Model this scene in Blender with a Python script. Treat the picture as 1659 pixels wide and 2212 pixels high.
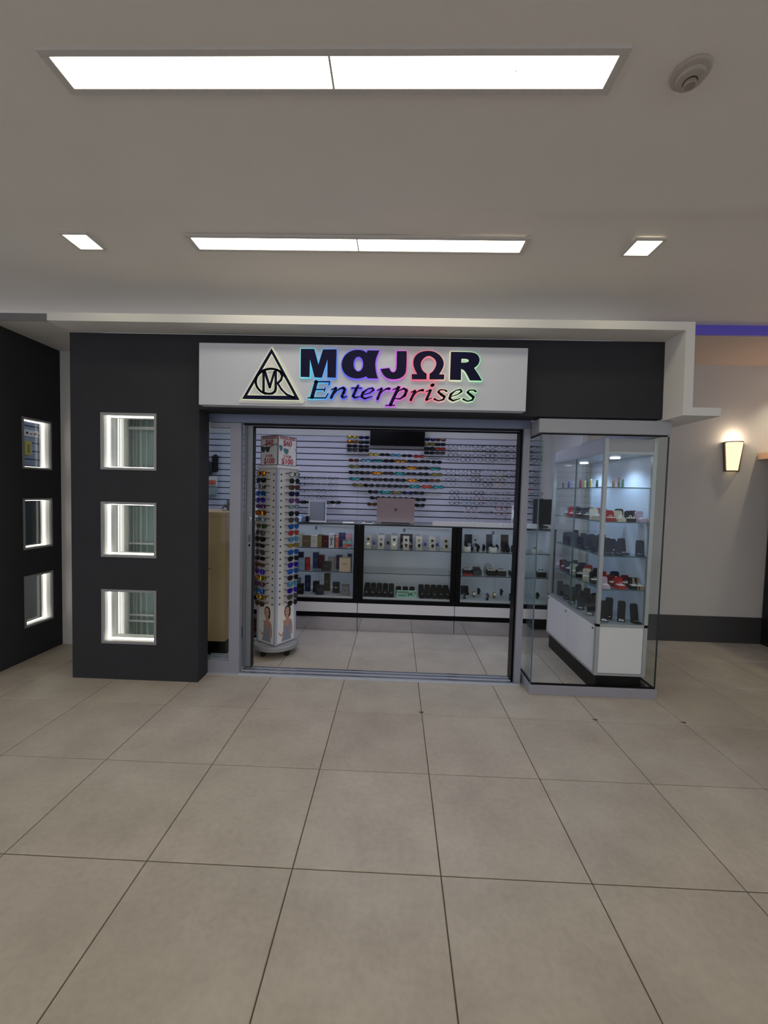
import bpy, math, random
from mathutils import Vector, Matrix
random.seed(7)
for o in list(bpy.data.objects): bpy.data.objects.remove(o, do_unlink=True)
SC = bpy.context.scene
COL = SC.collection

# ------------------------------------------------------------------ camera
FPX, IW, IH = 888.635, 1659.0, 2212.0
CAMZ = 1.52821
PITCH, YAW, ROLL = -0.04653, -0.026996, 0.026369
fw = Vector((math.sin(YAW)*math.cos(PITCH), math.cos(YAW)*math.cos(PITCH), math.sin(PITCH)))
_r = fw.cross(Vector((0, 0, 1))).normalized(); _u = _r.cross(fw)
rt = _r*math.cos(ROLL) + _u*math.sin(ROLL); up = _u*math.cos(ROLL) - _r*math.sin(ROLL)
cd = bpy.data.cameras.new('camera'); cam = bpy.data.objects.new('camera', cd); COL.objects.link(cam)
cd.sensor_fit = 'HORIZONTAL'; cd.sensor_width = 36.0; cd.lens = 36.0*FPX/IW
cd.clip_start = 0.05; cd.clip_end = 100
m = Matrix((rt, up, -fw)).transposed().to_4x4(); m.translation = Vector((0, 0, CAMZ))
cam.matrix_world = m
SC.camera = cam

# ------------------------------------------------------------------ world, exposure
w = bpy.data.worlds.new('world'); SC.world = w; w.use_nodes = True
bg = w.node_tree.nodes['Background']
bg.inputs[0].default_value = (0.86, 0.90, 1.0, 1); bg.inputs[1].default_value = 0.80
vs = SC.view_settings
vs.view_transform = 'Standard'; vs.look = 'None'; vs.gamma = 1.0; vs.use_curve_mapping = False
vs.exposure = 0.0
SC.cycles.transparent_max_bounces = 24
SC.cycles.max_bounces = 10

# light levels of the lamps, both seen and added out of view
E_MALL, E_SQUARE, E_SHOP, E_CASE, E_LED, E_SCONCE = 10.0, 26.0, 8.5, 5.0, 5.0, 1.7

# ------------------------------------------------------------------ measuring: from the picture onto real planes
def _ray(px, py): return rt*((px-IW/2)/FPX) + up*((IH/2-py)/FPX) + fw
def ony(px, py, y):
    d = _ray(px, py); t = y/d.y; return Vector((d.x*t, y, CAMZ+d.z*t))
def onx(px, py, x):
    d = _ray(px, py); t = x/d.x; return Vector((x, d.y*t, CAMZ+d.z*t))
def onz(px, py, z):
    d = _ray(px, py); t = (z-CAMZ)/d.z; return Vector((d.x*t, d.y*t, z))

# ------------------------------------------------------------------ materials
def s2l(c):
    return tuple(((v/255.)/12.92 if v/255. <= 0.04045 else ((v/255.+0.055)/1.055)**2.4) for v in c)
MATS = {}
def mat(name, rgb, rough=.5, metal=0., spec=.5, var=.06, scale=14., bump=0., bscale=120., coat=0.):
    """procedural surface: base colour broken up by noise, optional fine relief"""
    if name in MATS: return MATS[name]
    M = bpy.data.materials.new(name); M.use_nodes = True; nt = M.node_tree; b = nt.nodes['Principled BSDF']
    c = s2l(rgb)
    tc = nt.nodes.new('ShaderNodeTexCoord')
    n = nt.nodes.new('ShaderNodeTexNoise'); n.inputs['Scale'].default_value = scale; n.inputs['Detail'].default_value = 4
    nt.links.new(tc.outputs['Object'], n.inputs['Vector'])
    r = nt.nodes.new('ShaderNodeMix'); r.data_type = 'RGBA'
    r.inputs[6].default_value = tuple(max(0, v*(1-var)) for v in c)+(1,)
    r.inputs[7].default_value = tuple(min(1, v*(1+var)) for v in c)+(1,)
    nt.links.new(n.outputs['Fac'], r.inputs[0]); nt.links.new(r.outputs[2], b.inputs['Base Color'])
    b.inputs['Roughness'].default_value = rough; b.inputs['Metallic'].default_value = metal
    b.inputs['Specular IOR Level'].default_value = spec; b.inputs['Coat Weight'].default_value = coat
    if bump:
        n2 = nt.nodes.new('ShaderNodeTexNoise'); n2.inputs['Scale'].default_value = bscale; n2.inputs['Detail'].default_value = 3
        nt.links.new(tc.outputs['Object'], n2.inputs['Vector'])
        bp = nt.nodes.new('ShaderNodeBump'); bp.inputs['Strength'].default_value = bump; bp.inputs['Distance'].default_value = .004
        nt.links.new(n2.outputs['Fac'], bp.inputs['Height']); nt.links.new(bp.outputs['Normal'], b.inputs['Normal'])
    MATS[name] = M; return M
def emit(name, rgb, strength):
    if name in MATS: return MATS[name]
    M = bpy.data.materials.new(name); M.use_nodes = True; nt = M.node_tree; nt.nodes.remove(nt.nodes['Principled BSDF'])
    e = nt.nodes.new('ShaderNodeEmission'); e.inputs[0].default_value = s2l(rgb)+(1,); e.inputs[1].default_value = strength
    nt.links.new(e.outputs[0], nt.nodes['Material Output'].inputs[0]); MATS[name] = M; return M
def glass(name, tint=(.93, .975, .965), ior=1.33, rough=0.):
    if name in MATS: return MATS[name]
    M = bpy.data.materials.new(name); M.use_nodes = True; nt = M.node_tree; nt.nodes.remove(nt.nodes['Principled BSDF'])
    t = nt.nodes.new('ShaderNodeBsdfTransparent'); t.inputs[0].default_value = tint+(1,)
    g = nt.nodes.new('ShaderNodeBsdfGlossy'); g.inputs['Roughness'].default_value = rough
    # Schlick reflectance from the angle to the surface, the same on both sides of the thin sheet
    ge = nt.nodes.new('ShaderNodeNewGeometry'); dt = nt.nodes.new('ShaderNodeVectorMath'); dt.operation = 'DOT_PRODUCT'
    nt.links.new(ge.outputs['Normal'], dt.inputs[0]); nt.links.new(ge.outputs['Incoming'], dt.inputs[1])
    def mth(op, a, b=None):
        q = nt.nodes.new('ShaderNodeMath'); q.operation = op
        for i, v in enumerate((a, b)):
            if v is None: continue
            if isinstance(v, (int, float)): q.inputs[i].default_value = v
            else: nt.links.new(v, q.inputs[i])
        return q.outputs[0]
    f0 = ((ior-1)/(ior+1))**2
    pw = mth('POWER', mth('SUBTRACT', 1.0, mth('ABSOLUTE', dt.outputs['Value'])), 5.0)
    fo = mth('ADD', mth('MULTIPLY', pw, 1-f0), f0)
    x = nt.nodes.new('ShaderNodeMixShader')
    nt.links.new(fo, x.inputs[0]); nt.links.new(t.outputs[0], x.inputs[1]); nt.links.new(g.outputs[0], x.inputs[2])
    nt.links.new(x.outputs[0], nt.nodes['Material Output'].inputs[0]); MATS[name] = M; return M

def tile_mat():
    M = bpy.data.materials.new('floor_tile'); M.use_nodes = True; nt = M.node_tree; b = nt.nodes['Principled BSDF']
    tc = nt.nodes.new('ShaderNodeTexCoord'); oi = nt.nodes.new('ShaderNodeObjectInfo')
    geo = nt.nodes.new('ShaderNodeNewGeometry')
    n1 = nt.nodes.new('ShaderNodeTexNoise'); n1.inputs['Scale'].default_value = 3.2; n1.inputs['Detail'].default_value = 6; n1.inputs['Roughness'].default_value = .62
    n2 = nt.nodes.new('ShaderNodeTexNoise'); n2.inputs['Scale'].default_value = 38; n2.inputs['Detail'].default_value = 5
    nt.links.new(geo.outputs['Position'], n1.inputs['Vector']); nt.links.new(geo.outputs['Position'], n2.inputs['Vector'])
    r1 = nt.nodes.new('ShaderNodeValToRGB')
    r1.color_ramp.elements[0].position = .3; r1.color_ramp.elements[0].color = s2l((171, 161, 148))+(1,)
    r1.color_ramp.elements[1].position = .72; r1.color_ramp.elements[1].color = s2l((193, 184, 170))+(1,)
    nt.links.new(n1.outputs['Fac'], r1.inputs[0])
    r2 = nt.nodes.new('ShaderNodeValToRGB')
    r2.color_ramp.elements[0].position = .35; r2.color_ramp.elements[0].color = (.86, .86, .86, 1)
    r2.color_ramp.elements[1].position = .6; r2.color_ramp.elements[1].color = (1, 1, 1, 1)
    nt.links.new(n2.outputs['Fac'], r2.inputs[0])
    mx = nt.nodes.new('ShaderNodeMix'); mx.data_type = 'RGBA'; mx.blend_type = 'MULTIPLY'; mx.inputs[0].default_value = .55
    nt.links.new(r1.outputs[0], mx.inputs[6]); nt.links.new(r2.outputs[0], mx.inputs[7])
    hs = nt.nodes.new('ShaderNodeHueSaturation')
    mr = nt.nodes.new('ShaderNodeMapRange'); mr.inputs['To Min'].default_value = .96; mr.inputs['To Max'].default_value = 1.03
    nt.links.new(oi.outputs['Random'], mr.inputs['Value']); nt.links.new(mr.outputs[0], hs.inputs['Value'])
    nt.links.new(mx.outputs[2], hs.inputs['Color']); nt.links.new(hs.outputs[0], b.inputs['Base Color'])
    b.inputs['Roughness'].default_value = .40; b.inputs['Specular IOR Level'].default_value = .5
    return M

def colmat(rgb, rough=.45, metal=0.): return mat('goods_%d_%d_%d_%d' % (rgb+(int(rough*100+metal*1000),)), rgb, rough, metal, spec=.2)
M_TILE = tile_mat()
M_GROUT = mat('grout', (88, 80, 72), .9)
M_CEIL = mat('ceiling_paint', (232, 226, 218), .85, var=.03, scale=2.5, bump=.12, bscale=260)
M_WHITE = mat('white_paint', (222, 220, 216), .7, var=.03, scale=3, bump=.1, bscale=200)
M_GREYW = mat('grey_wall_paint', (196, 192, 188), .75, var=.04, scale=4, bump=.15, bscale=220)
M_DARK = mat('charcoal_plaster', (53, 53, 57), .8, spec=.2, var=.13, scale=5, bump=.25, bscale=60)
M_DARKB = mat('charcoal_skirting', (58, 57, 57), .5, var=.08)
M_ALU = mat('brushed_aluminium', (182, 186, 198), .36, .7, var=.05, scale=30)
M_ALUM = mat('matt_aluminium_paint', (150, 152, 166), .5, .2, var=.04)
M_CHROME = mat('polished_steel', (205, 206, 212), .12, 1., var=.04)
M_KICK = mat('mirror_kick_plate', (196, 194, 200), .08, 1., var=.02)
M_BLACK = mat('black_gloss', (10, 10, 12), .35, spec=.12, var=.1)
M_RUB = mat('black_rubber', (20, 20, 20), .8)
M_PANEL = mat('white_laminate', (226, 224, 228), .45, var=.02)
M_SLAT = mat('white_slat_board', (206, 205, 216), .5, var=.02)
M_GROOVE = mat('slat_groove_shadow_gap', (40, 40, 52), .8)
M_GLASS = glass('clear_glass', (.975, .988, .986), 1.22)
M_GLASSG = glass('green_tinted_glass', (.94, .968, .966), 1.26)
M_SHELF = glass('shelf_glass', (.95, .972, .97), 1.3)
M_EDGE = mat('green_glass_edge', (70, 104, 104), .15, var=.1)
M_WOOD = mat('light_wood_laminate', (206, 168, 126), .5, var=.16, scale=5)
M_NAVY = mat('navy_acrylic', (15, 13, 50), .4, spec=.12, var=.04)
M_SIGNB = mat('sign_board_white', (198, 202, 212), .45, var=.015)
M_INK = mat('print_black', (28, 26, 30), .6)
M_RED = mat('print_red', (178, 42, 58), .6)
M_PAPER = mat('white_card', (228, 226, 224), .6, var=.02)

# ------------------------------------------------------------------ mesh helpers
class MB:
    def __init__(s): s.v = []; s.f = []
    def add(s, vs_, fs): k = len(s.v); s.v += [tuple(v) for v in vs_]; s.f += [tuple(i+k for i in f) for f in fs]; return s
    def box(s, x0, x1, y0, y1, z0, z1, M=None):
        vs_ = [Vector((x, y, z)) for z in (z0, z1) for y in (y0, y1) for x in (x0, x1)]
        if M: vs_ = [M @ v for v in vs_]
        return s.add(vs_, [(0, 2, 3, 1), (4, 5, 7, 6), (0, 1, 5, 4), (2, 6, 7, 3), (0, 4, 6, 2), (1, 3, 7, 5)])
    def prism(s, pts, y0, y1, M=None):
        """outline in x/z extruded along y"""
        n = len(pts)
        a = sum(pts[i][0]*pts[(i+1) % n][1]-pts[(i+1) % n][0]*pts[i][1] for i in range(n))
        if a < 0: pts = pts[::-1]
        vs_ = [Vector((p[0], y0, p[1])) for p in pts]+[Vector((p[0], y1, p[1])) for p in pts]
        if M: vs_ = [M @ v for v in vs_]
        return s.add(vs_, [tuple(range(n)), tuple(range(2*n-1, n-1, -1))]+[(i, i+n, (i+1) % n+n, (i+1) % n) for i in range(n)])
    def lathe(s, prof, n=16, c=(0, 0, 0), M=None, cap=True):
        vs_ = []; fs = []
        for r, z in prof:
            for i in range(n):
                a = 2*math.pi*i/n; vs_.append(Vector((c[0]+r*math.cos(a), c[1]+r*math.sin(a), c[2]+z)))
        for k in range(len(prof)-1):
            for i in range(n):
                j = (i+1) % n; fs.append((k*n+i, k*n+j, (k+1)*n+j, (k+1)*n+i))
        if cap: fs += [tuple(range(n-1, -1, -1)), tuple(range((len(prof)-1)*n, len(prof)*n))]
        if M: vs_ = [M @ v for v in vs_]
        return s.add(vs_, fs)
    def tube(s, pts, r, n=6, closed=False):
        pts = [Vector(p) for p in pts]; N = len(pts); vs_ = []; fs = []
        for i, p in enumerate(pts):
            a = pts[(i-1) % N] if (closed or i) else p; b = pts[(i+1) % N] if (closed or i < N-1) else p
            t = (b-a).normalized(); q = t.orthogonal() if abs(t.z) > .99 else t.cross(Vector((0, 0, 1))); q.normalize(); r2 = t.cross(q)
            for k in range(n):
                an = 2*math.pi*k/n; vs_.append(p+q*(r*math.cos(an))+r2*(r*math.sin(an)))
        for i in range(N if closed else N-1):
            for k in range(n):
                fs.append((i*n+k, i*n+(k+1) % n, ((i+1) % N)*n+(k+1) % n, ((i+1) % N)*n+k))
        if not closed: fs += [tuple(range(n-1, -1, -1)), tuple(range((N-1)*n, N*n))]
        return s.add(vs_, fs)
    def stroke(s, pts, wd, y0, y1, closed=False, rnd=8):
        """flat pen stroke in x/z with width(s), given thickness along y"""
        N = len(pts); ws = wd if isinstance(wd, (list, tuple)) else [wd]*N
        for i in range(N if closed else N-1):
            a = Vector(pts[i]); b = Vector(pts[(i+1) % N]); d = b-a
            if d.length < 1e-6: continue
            d.normalize(); q = Vector((-d.y, d.x)); wa = ws[i]/2; wb = ws[(i+1) % N]/2
            s.prism([a+q*wa, a-q*wa, b-q*wb, b+q*wb], y0, y1)
        if rnd:
            for i in range(N):
                if not closed and i in (0, N-1) and rnd < 0: continue
                r = ws[i]/2; k = abs(rnd)
                s.prism([(pts[i][0]+r*math.cos(6.2832*j/k), pts[i][1]+r*math.sin(6.2832*j/k)) for j in range(k)], y0, y1)
        return s
    def mesh(s, name):
        me = bpy.data.meshes.new(name); me.from_pydata(s.v, [], s.f); me.update(); return me
    def build(s, name, material, parent=None, world=True, smooth=False, bevel=0., **pr):
        if parent is not None and world:
            L = wloc(parent); s.v = [(x-L.x, y-L.y, z-L.z) for x, y, z in s.v]
        o = bpy.data.objects.new(name, s.mesh(name)); COL.objects.link(o)
        if material: o.data.materials.append(material)
        if parent: o.parent = parent
        if smooth:
            for p in o.data.polygons: p.use_smooth = True
            o.data.set_sharp_from_angle(angle=.7)
        if bevel:
            b = o.modifiers.new('bevel', 'BEVEL'); b.width = bevel; b.segments = 2; b.limit_method = 'ANGLE'
        for k, v in pr.items(): o[k] = v
        return o
def wloc(o):
    L = Vector((0, 0, 0))
    while o is not None: L += o.location; o = o.parent
    return L
def B(*a, **k): return MB().box(*a, **k)
def thing(name, label, cat, loc=(0, 0, 0), rz=0., group=None, kind=None):
    o = bpy.data.objects.new(name, None); COL.objects.link(o); o.location = loc; o.rotation_euler = (0, 0, rz)
    o.empty_display_size = .05
    return tag(o, label, cat, group, kind)
def tag(o, label, cat, group=None, kind=None):
    o['label'] = label; o['category'] = cat
    if group: o['group'] = group
    if kind: o['kind'] = kind
    return o
def part(name, me, parent, material, loc=(0, 0, 0), rot=(0, 0, 0)):
    """object that shares mesh data; material sits on the object"""
    o = bpy.data.objects.new(name, me); COL.objects.link(o); o.parent = parent; o.location = loc; o.rotation_euler = rot
    if not me.materials: me.materials.append(None)
    o.material_slots[0].link = 'OBJECT'; o.material_slots[0].material = material
    return o
def struct(o, label, cat): return tag(o, label, cat, kind='structure')
CACHE = {}
def cached(key, fn):
    if key not in CACHE: CACHE[key] = fn()
    return CACHE[key]
def text_mesh(s, size, bold=0., shear=0., thick=.0006, align='CENTER', sx=1.):
    cu = bpy.data.curves.new('text', 'FONT'); cu.body = s; cu.size = size; cu.offset = bold; cu.shear = shear
    cu.extrude = thick; cu.align_x = align; cu.align_y = 'CENTER'; cu.resolution_u = 3
    ob = bpy.data.objects.new('text', cu); COL.objects.link(ob)
    bpy.context.view_layer.update()
    me = bpy.data.meshes.new_from_object(ob.evaluated_get(bpy.context.evaluated_depsgraph_get()))
    bpy.data.objects.remove(ob); bpy.data.curves.remove(cu)
    # text lies in x/y: stand it up in x/z facing -y
    me.transform(Matrix.Rotation(math.pi/2, 4, 'X') @ Matrix.Diagonal((sx, 1, 1, 1)))
    me.materials.clear()
    return me
NTH = 'first second third fourth fifth sixth seventh eighth ninth tenth eleventh twelfth thirteenth fourteenth fifteenth sixteenth seventeenth eighteenth nineteenth twentieth'.split()
ORD = 'top second third fourth fifth sixth seventh eighth ninth tenth eleventh twelfth thirteenth fourteenth fifteenth sixteenth seventeenth eighteenth nineteenth twentieth lowest'.split()
#SECTION2
# ================================================================== THE SETTING
F = 3.13                    # plane of the shop front
ZC = 3.05                   # main ceiling
YB = 5.50                   # slat wall
# floor: slab and tiles
fl = B(-7, 8, -5, 6.2, -.12, -.004).build('floor', M_GROUT)
struct(fl, 'floor of large square beige stone tiles with thin dark joints', 'floor')
GX, GY, T = -.97568, 1.58802, .6
def _tile():
    h = T/2-.0022; c = .0022
    m_ = MB()
    m_.add([(-h, -h, -.004), (h, -h, -.004), (h, h, -.004), (-h, h, -.004), (-h, -h, -c), (h, -h, -c), (h, h, -c), (-h, h, -c),
            (-h+c, -h+c, 0), (h-c, -h+c, 0), (h-c, h-c, 0), (-h+c, h-c, 0)],
           [(0, 1, 5, 4), (1, 2, 6, 5), (2, 3, 7, 6), (3, 0, 4, 7), (4, 5, 9, 8), (5, 6, 10, 9), (6, 7, 11, 10), (7, 4, 8, 11), (8, 9, 10, 11)])
    return m_.mesh('tile')
tm = _tile()
for i in range(-6, 10):
    for j in range(-5, 7):
        x, y = GX+(i+.5)*T, GY+(j+.5)*T
        part('tile', tm, fl, M_TILE, (x, y, 0))
# small chips of missing joint at three tile corners
for px, py in ((910, 1539), (1286, 1555), (1477, 1561)):
    p = onz(px, py, 0)
    ch = MB().prism([(p.x+(.016+.006*math.sin(3*a))*math.cos(a), p.y+(.013+.004*math.cos(2*a))*math.sin(a)) for a in [k*.7 for k in range(9)]], 0, .0012)
    ch.v = [(x, z, y) for x, y, z in ch.v]
    ch.build('joint_chip', M_GROUT, fl)

# main ceiling, with a shallow plaster ripple where two boards meet
cb = MB()
ys = [-5, -2, 0, 1.2, 2.0, 2.13, 2.18, 2.23, 2.27, 2.31, 2.36, 2.42, 2.6, 3.0, 3.75]
dz = [0, 0, 0, 0, -.001, -.003, -.006, -.009, -.009, -.001, .011, .013, .002, 0, 0]
xs = [-7+k*.5 for k in range(31)]
for yi, y in enumerate(ys):
    for x in xs:
        cb.v.append((x, y+.022*math.sin(2.1*x)+.012*math.sin(5.3*x+1) if 2 < y < 2.5 else y, ZC+dz[yi]*(.8+.3*math.sin(1.3*x))))
n = len(xs)
for a in range(len(ys)-1):
    for b in range(n-1): cb.f.append((a*n+b, (a+1)*n+b, (a+1)*n+b+1, a*n+b+1))
k0 = len(cb.v); cb.box(-7, 8, -5, 3.75, ZC+.02, ZC+.1)
struct(cb.build('ceiling', M_CEIL, smooth=True), 'matt off-white mall ceiling with a rippled plaster joint', 'ceiling')

# shop front: charcoal pillar with three window holes, header over the opening
WX0, WX1 = -2.283, -1.844
WZ = [(1.652, 2.088), (.973, 1.404), (.288, .718)]
PB = 3.30                    # back face of the pillar
wf = MB()
wf.box(-2.52, WX0, F, PB, 0, 2.688); wf.box(WX1, -1.515, F, PB, 0, 2.688)
zt = 2.688
for z0, z1 in WZ: wf.box(WX0, WX1, F, PB, z1, zt); zt = z0
wf.box(WX0, WX1, F, PB, 0, zt)
wf.box(-2.52, -2.44, PB, 3.80, 0, 2.688)
wf.box(-1.515, 1.957, F, PB, 2.128, 2.688)
struct(wf.build('wall_front', M_DARK), 'charcoal plaster shop front pillar and header around the opening', 'wall')

# white ribbon canopy: slab, leg and side arm
YS = 2.911
rb = MB()
rb.prism([(-2.508, 2.688), (1.945, 2.688), (1.957, 2.115), (2.212, 2.114), (2.214, 2.170), (2.020, 2.170), (2.006, 2.745), (-2.508, 2.745)], YS, 3.128)
rb.prism([(1.957, 2.14), (1.957, 2.115), (2.212, 2.114), (2.214, 2.170), (2.020, 2.170), (2.006, 2.745), (1.960, 2.745)], 3.128, 3.6)
struct(rb.build('trim_1', M_WHITE), 'white stepped ribbon canopy framing the top of the shop front', 'canopy')

# left side: dark return wall with three windows, soffit and white recess
XL = -3.155
LY0, LY1 = 3.398, 3.695
LZ = [(1.654, 2.090), (.958, 1.399), (.282, .732)]
wl = MB()
wl.box(XL-.1, XL, 3.00, LY0, 0, 2.765); wl.box(XL-.1, XL, LY1, 3.80, 0, 2.765)
zt = 2.765
for z0, z1 in LZ: wl.box(XL-.1, XL, LY0, LY1, z1, zt); zt = z0
wl.box(XL-.1, XL, LY0, LY1, 0, zt)
struct(wl.build('wall_left', M_DARK), 'charcoal plaster wall of the neighbouring shop turning towards the pillar', 'wall')
struct(B(XL-.02, -2.52, 3.80, 3.88, 0, 2.765).build('wall_recess', M_WHITE), 'narrow white wall strip between the two charcoal walls', 'wall')
struct(B(-4.2, -2.522, 3.124, 3.88, 2.765, 2.822).build('trim_2', M_WHITE), 'pale soffit above the neighbouring charcoal wall', 'soffit')

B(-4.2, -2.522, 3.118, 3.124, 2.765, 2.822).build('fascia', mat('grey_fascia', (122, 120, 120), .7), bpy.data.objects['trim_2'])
# right side: grey corridor wall, skirting, lowered soffit and violet fascia
struct(B(2.045, 6.0, 4.51, 4.60, .285, 2.97).build('wall_right', M_GREYW), 'pale grey corridor wall carrying the wall lamp', 'wall')
struct(B(2.045, 6.0, 4.498, 4.60, 0, .285).build('baseboard_right', M_DARKB), 'tall charcoal skirting below the grey corridor wall', 'skirting')
struct(B(2.05, 6.0, 3.722, 4.60, 2.97, 3.05).build('trim_3', mat('tan_soffit', (208, 190, 176), .8, var=.03)), 'lowered tan ceiling strip over the corridor', 'soffit')
struct(B(2.05, 6.0, 3.70, 3.722, 2.968, 3.052).build('trim_4', mat('violet_fascia', (112, 100, 224), .5, var=.03)), 'violet fascia strip below the main ceiling', 'fascia')
struct(B(3.83, 5.4, 3.4, 4.50, 1.985, 2.052).build('trim_5', mat('peach_ledge', (226, 186, 156), .6)), 'peach coloured ledge over the black passage wall', 'ledge')
struct(B(3.99, 5.4, 3.9, 4.497, 0, 1.985).build('wall_passage', mat('black_wall', (26, 26, 28), .5)), 'black passage wall below the peach ledge', 'wall')

# inside the shop: back wall, side walls, ceiling
struct(B(-2.72, 2.12, YB+.016, YB+.1, 0, 2.70).build('wall_back', M_WHITE), 'white rear shop wall carrying the slat boards', 'wall')
wb = bpy.data.objects['wall_back']
B(-2.66, 1.917, YB+.006, YB+.0165, .9, 2.26).build('groove_backing', M_GROOVE, wb)
PIT = .0806
for (x0, x1) in ((-2.66, -.5105), (-.5075, 1.917)):
    sm = cached(('slat', x0), lambda: B(0, x1-x0, -.010, .004, -.0335, .0335).mesh('slat'))
    for k in range(17):
        z1 = 2.262-k*PIT
        part('slat', sm, wb, M_SLAT, (x0, YB+.006, z1-.0340))
B(-2.66, 1.917, YB-.012, YB+.006, 2.263, 2.268).build('top_edge', mat('slat_edge', (120, 122, 128), .5), wb)
struct(B(2.04, 2.12, 4.60, YB+.016, 0, 2.70).build('wall_side', M_WHITE), 'white side wall of the shop beside the slat boards', 'wall')
struct(B(-2.74, -2.66, 3.89, YB+.1, 0, 2.70).build('wall_far_side', M_WHITE), 'white far side wall of the shop', 'wall')
struct(B(-2.52, 2.12, PB, 3.89, 2.70, 2.745).box(-2.74, 2.12, 3.89, YB+.1, 2.70, 2.745).build('ceiling_shop', M_WHITE), 'white ceiling inside the shop', 'ceiling')

# ------------------------------------------------------------------ shop windows in the pillar and the left wall
M_LED = emit('led_strip_white', (255, 252, 240), E_LED)
M_WFR = mat('window_frame_grey', (150, 150, 152), .5, .3)
M_REV = mat('white_reveal', (225, 225, 222), .5)
M_NICHE = mat('niche_white', (200, 202, 206), .5)
M_MIR = mat('niche_mirror', (190, 196, 200), .03, 1., var=.01)
def frame(mb, x0, x1, z0, z1, t, y0, y1):
    mb.box(x0, x1, y0, y1, z0, z0+t); mb.box(x0, x1, y0, y1, z1-t, z1)
    mb.box(x0, x0+t, y0, y1, z0+t, z1-t); mb.box(x1-t, x1, y0, y1, z0+t, z1-t); return mb
names = ['top', 'middle', 'bottom']
for k, (z0, z1) in enumerate(WZ):
    r = thing('window_%d' % (k+1), f'{names[k]} small square lit window in the charcoal pillar', 'window', ((WX0+WX1)/2, F, z0), kind='structure')
    x0, x1 = WX0+.001, WX1-.001
    frame(MB(), x0, x1, z0, z1, .018, F-.006, F+.012).build('window_frame', M_WFR, r)
    frame(MB(), x0+.002, x1-.002, z0+.002, z1-.002, .014, F+.012, F+.06).build('reveal', M_REV, r)
    frame(MB(), x0+.016, x1-.016, z0+.016, z1-.016, .009, F+.060, F+.070).build('light_strip', M_LED, r)
    frame(MB(), x0+.002, x1-.002, z0+.002, z1-.002, .015, F+.060, PB).build('inner_lining', M_REV, r)
    B(x0+.018, x1-.018, F+.095, F+.099, z0+.018, z1-.018).build('pane', M_GLASS, r)
# cabinet behind the pillar windows: mirror at the side, white profiles, grey glass at the back
nb = thing('display_cabinet', 'white lit display cabinet behind the charcoal pillar windows', 'cabinet', (-2.0, 3.5, 0))
B(-2.438, -2.430, PB+.002, 3.612, .05, 2.45).build('side_panel', M_NICHE, nb)
B(-2.430, -2.426, PB+.012, 3.56, .10, 2.40).build('side_mirror', mat('niche_side_mirror', (150, 156, 164), .06, .9, var=.02), nb)
B(-2.438, -1.76, 3.602, 3.612, .05, 2.45).build('back_panel', mat('niche_grey', (176, 190, 188), .4), nb)
B(-2.438, -1.76, PB+.002, 3.612, .02, .05).build('bottom_panel', mat('niche_floor', (60, 60, 62), .4), nb)
B(-2.438, -1.76, PB+.002, 3.612, 2.45, 2.47).build('top_panel', M_NICHE, nb)
for x, w_, y in ((-2.425, .022, 3.555), (-2.398, .016, 3.55), (-2.376, .034, 3.54), (-2.316, .008, 3.57), (-2.296, .008, 3.575), (-2.262, .020, 3.58), (-2.205, .010, 3.58)):
    B(x, x+w_, y, y+.02, .05, 2.45).build('upright', M_REV, nb)
B(-2.33, -1.76, 3.562, 3.567, .05, 2.45).build('glass_door', M_GLASSG, nb)
for z0_, z1_ in ((2.36, 2.385), (1.02, 1.035), (.33, .345), (.385, .398)):
    B(-2.33, -1.80, 3.53, 3.545, z0_-(.34 if z0_ > 2 else 0), z1_-(.34 if z0_ > 2 else 0)).build('rail', M_REV, nb)
B(-2.40, -1.80, 3.575, 3.59, .06, .075).build('light_strip', M_LED, nb)
B(-2.424, -2.414, 3.52, 3.53, .12, 2.40).build('light_strip', M_LED, nb)
cz = MB()
for q in range(3):
    cz.tube([(-2.38+.02*q+.04*t, 3.42+.02*q+.04*math.sin(t*2+q), .06+.09*math.sin(t*1.1+q*.5)+.02*q) for t in [i*.35 for i in range(9)]], .004, 5)
tag(cz.build('cable', mat('white_cable', (200, 200, 200), .5)), 'loose white cables on the floor of the pillar display cabinet', 'cable')

for k, (z0, z1) in enumerate(LZ):
    r = thing('window_%d' % (k+4), f'{names[k]} small square lit window in the neighbouring charcoal wall', 'window', (XL, (LY0+LY1)/2, z0), kind='structure')
    def fr(mb, a, b, c, d, t, x0, x1):
        mb.box(x0, x1, a, b, c, c+t); mb.box(x0, x1, a, b, d-t, d); mb.box(x0, x1, a, a+t, c+t, d-t); mb.box(x0, x1, b-t, b, c+t, d-t); return mb
    y0, y1 = LY0+.001, LY1-.001
    fr(MB(), y0, y1, z0, z1, .016, XL-.012, XL+.006).build('window_frame', M_WFR, r)
    fr(MB(), y0+.002, y1-.002, z0+.002, z1-.002, .012, XL-.06, XL-.012).build('reveal', M_REV, r)
    fr(MB(), y0+.014, y1-.014, z0+.014, z1-.014, .008, XL-.070, XL-.060).build('light_strip', M_LED, r)
    fr(MB(), y0+.002, y1-.002, z0+.002, z1-.002, .012, XL-.098, XL-.070).build('inner_lining', M_REV, r)
    B(XL-.096, XL-.093, y0+.016, y1-.016, z0+.016, z1-.016).build('pane', M_GLASS, r)
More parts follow.
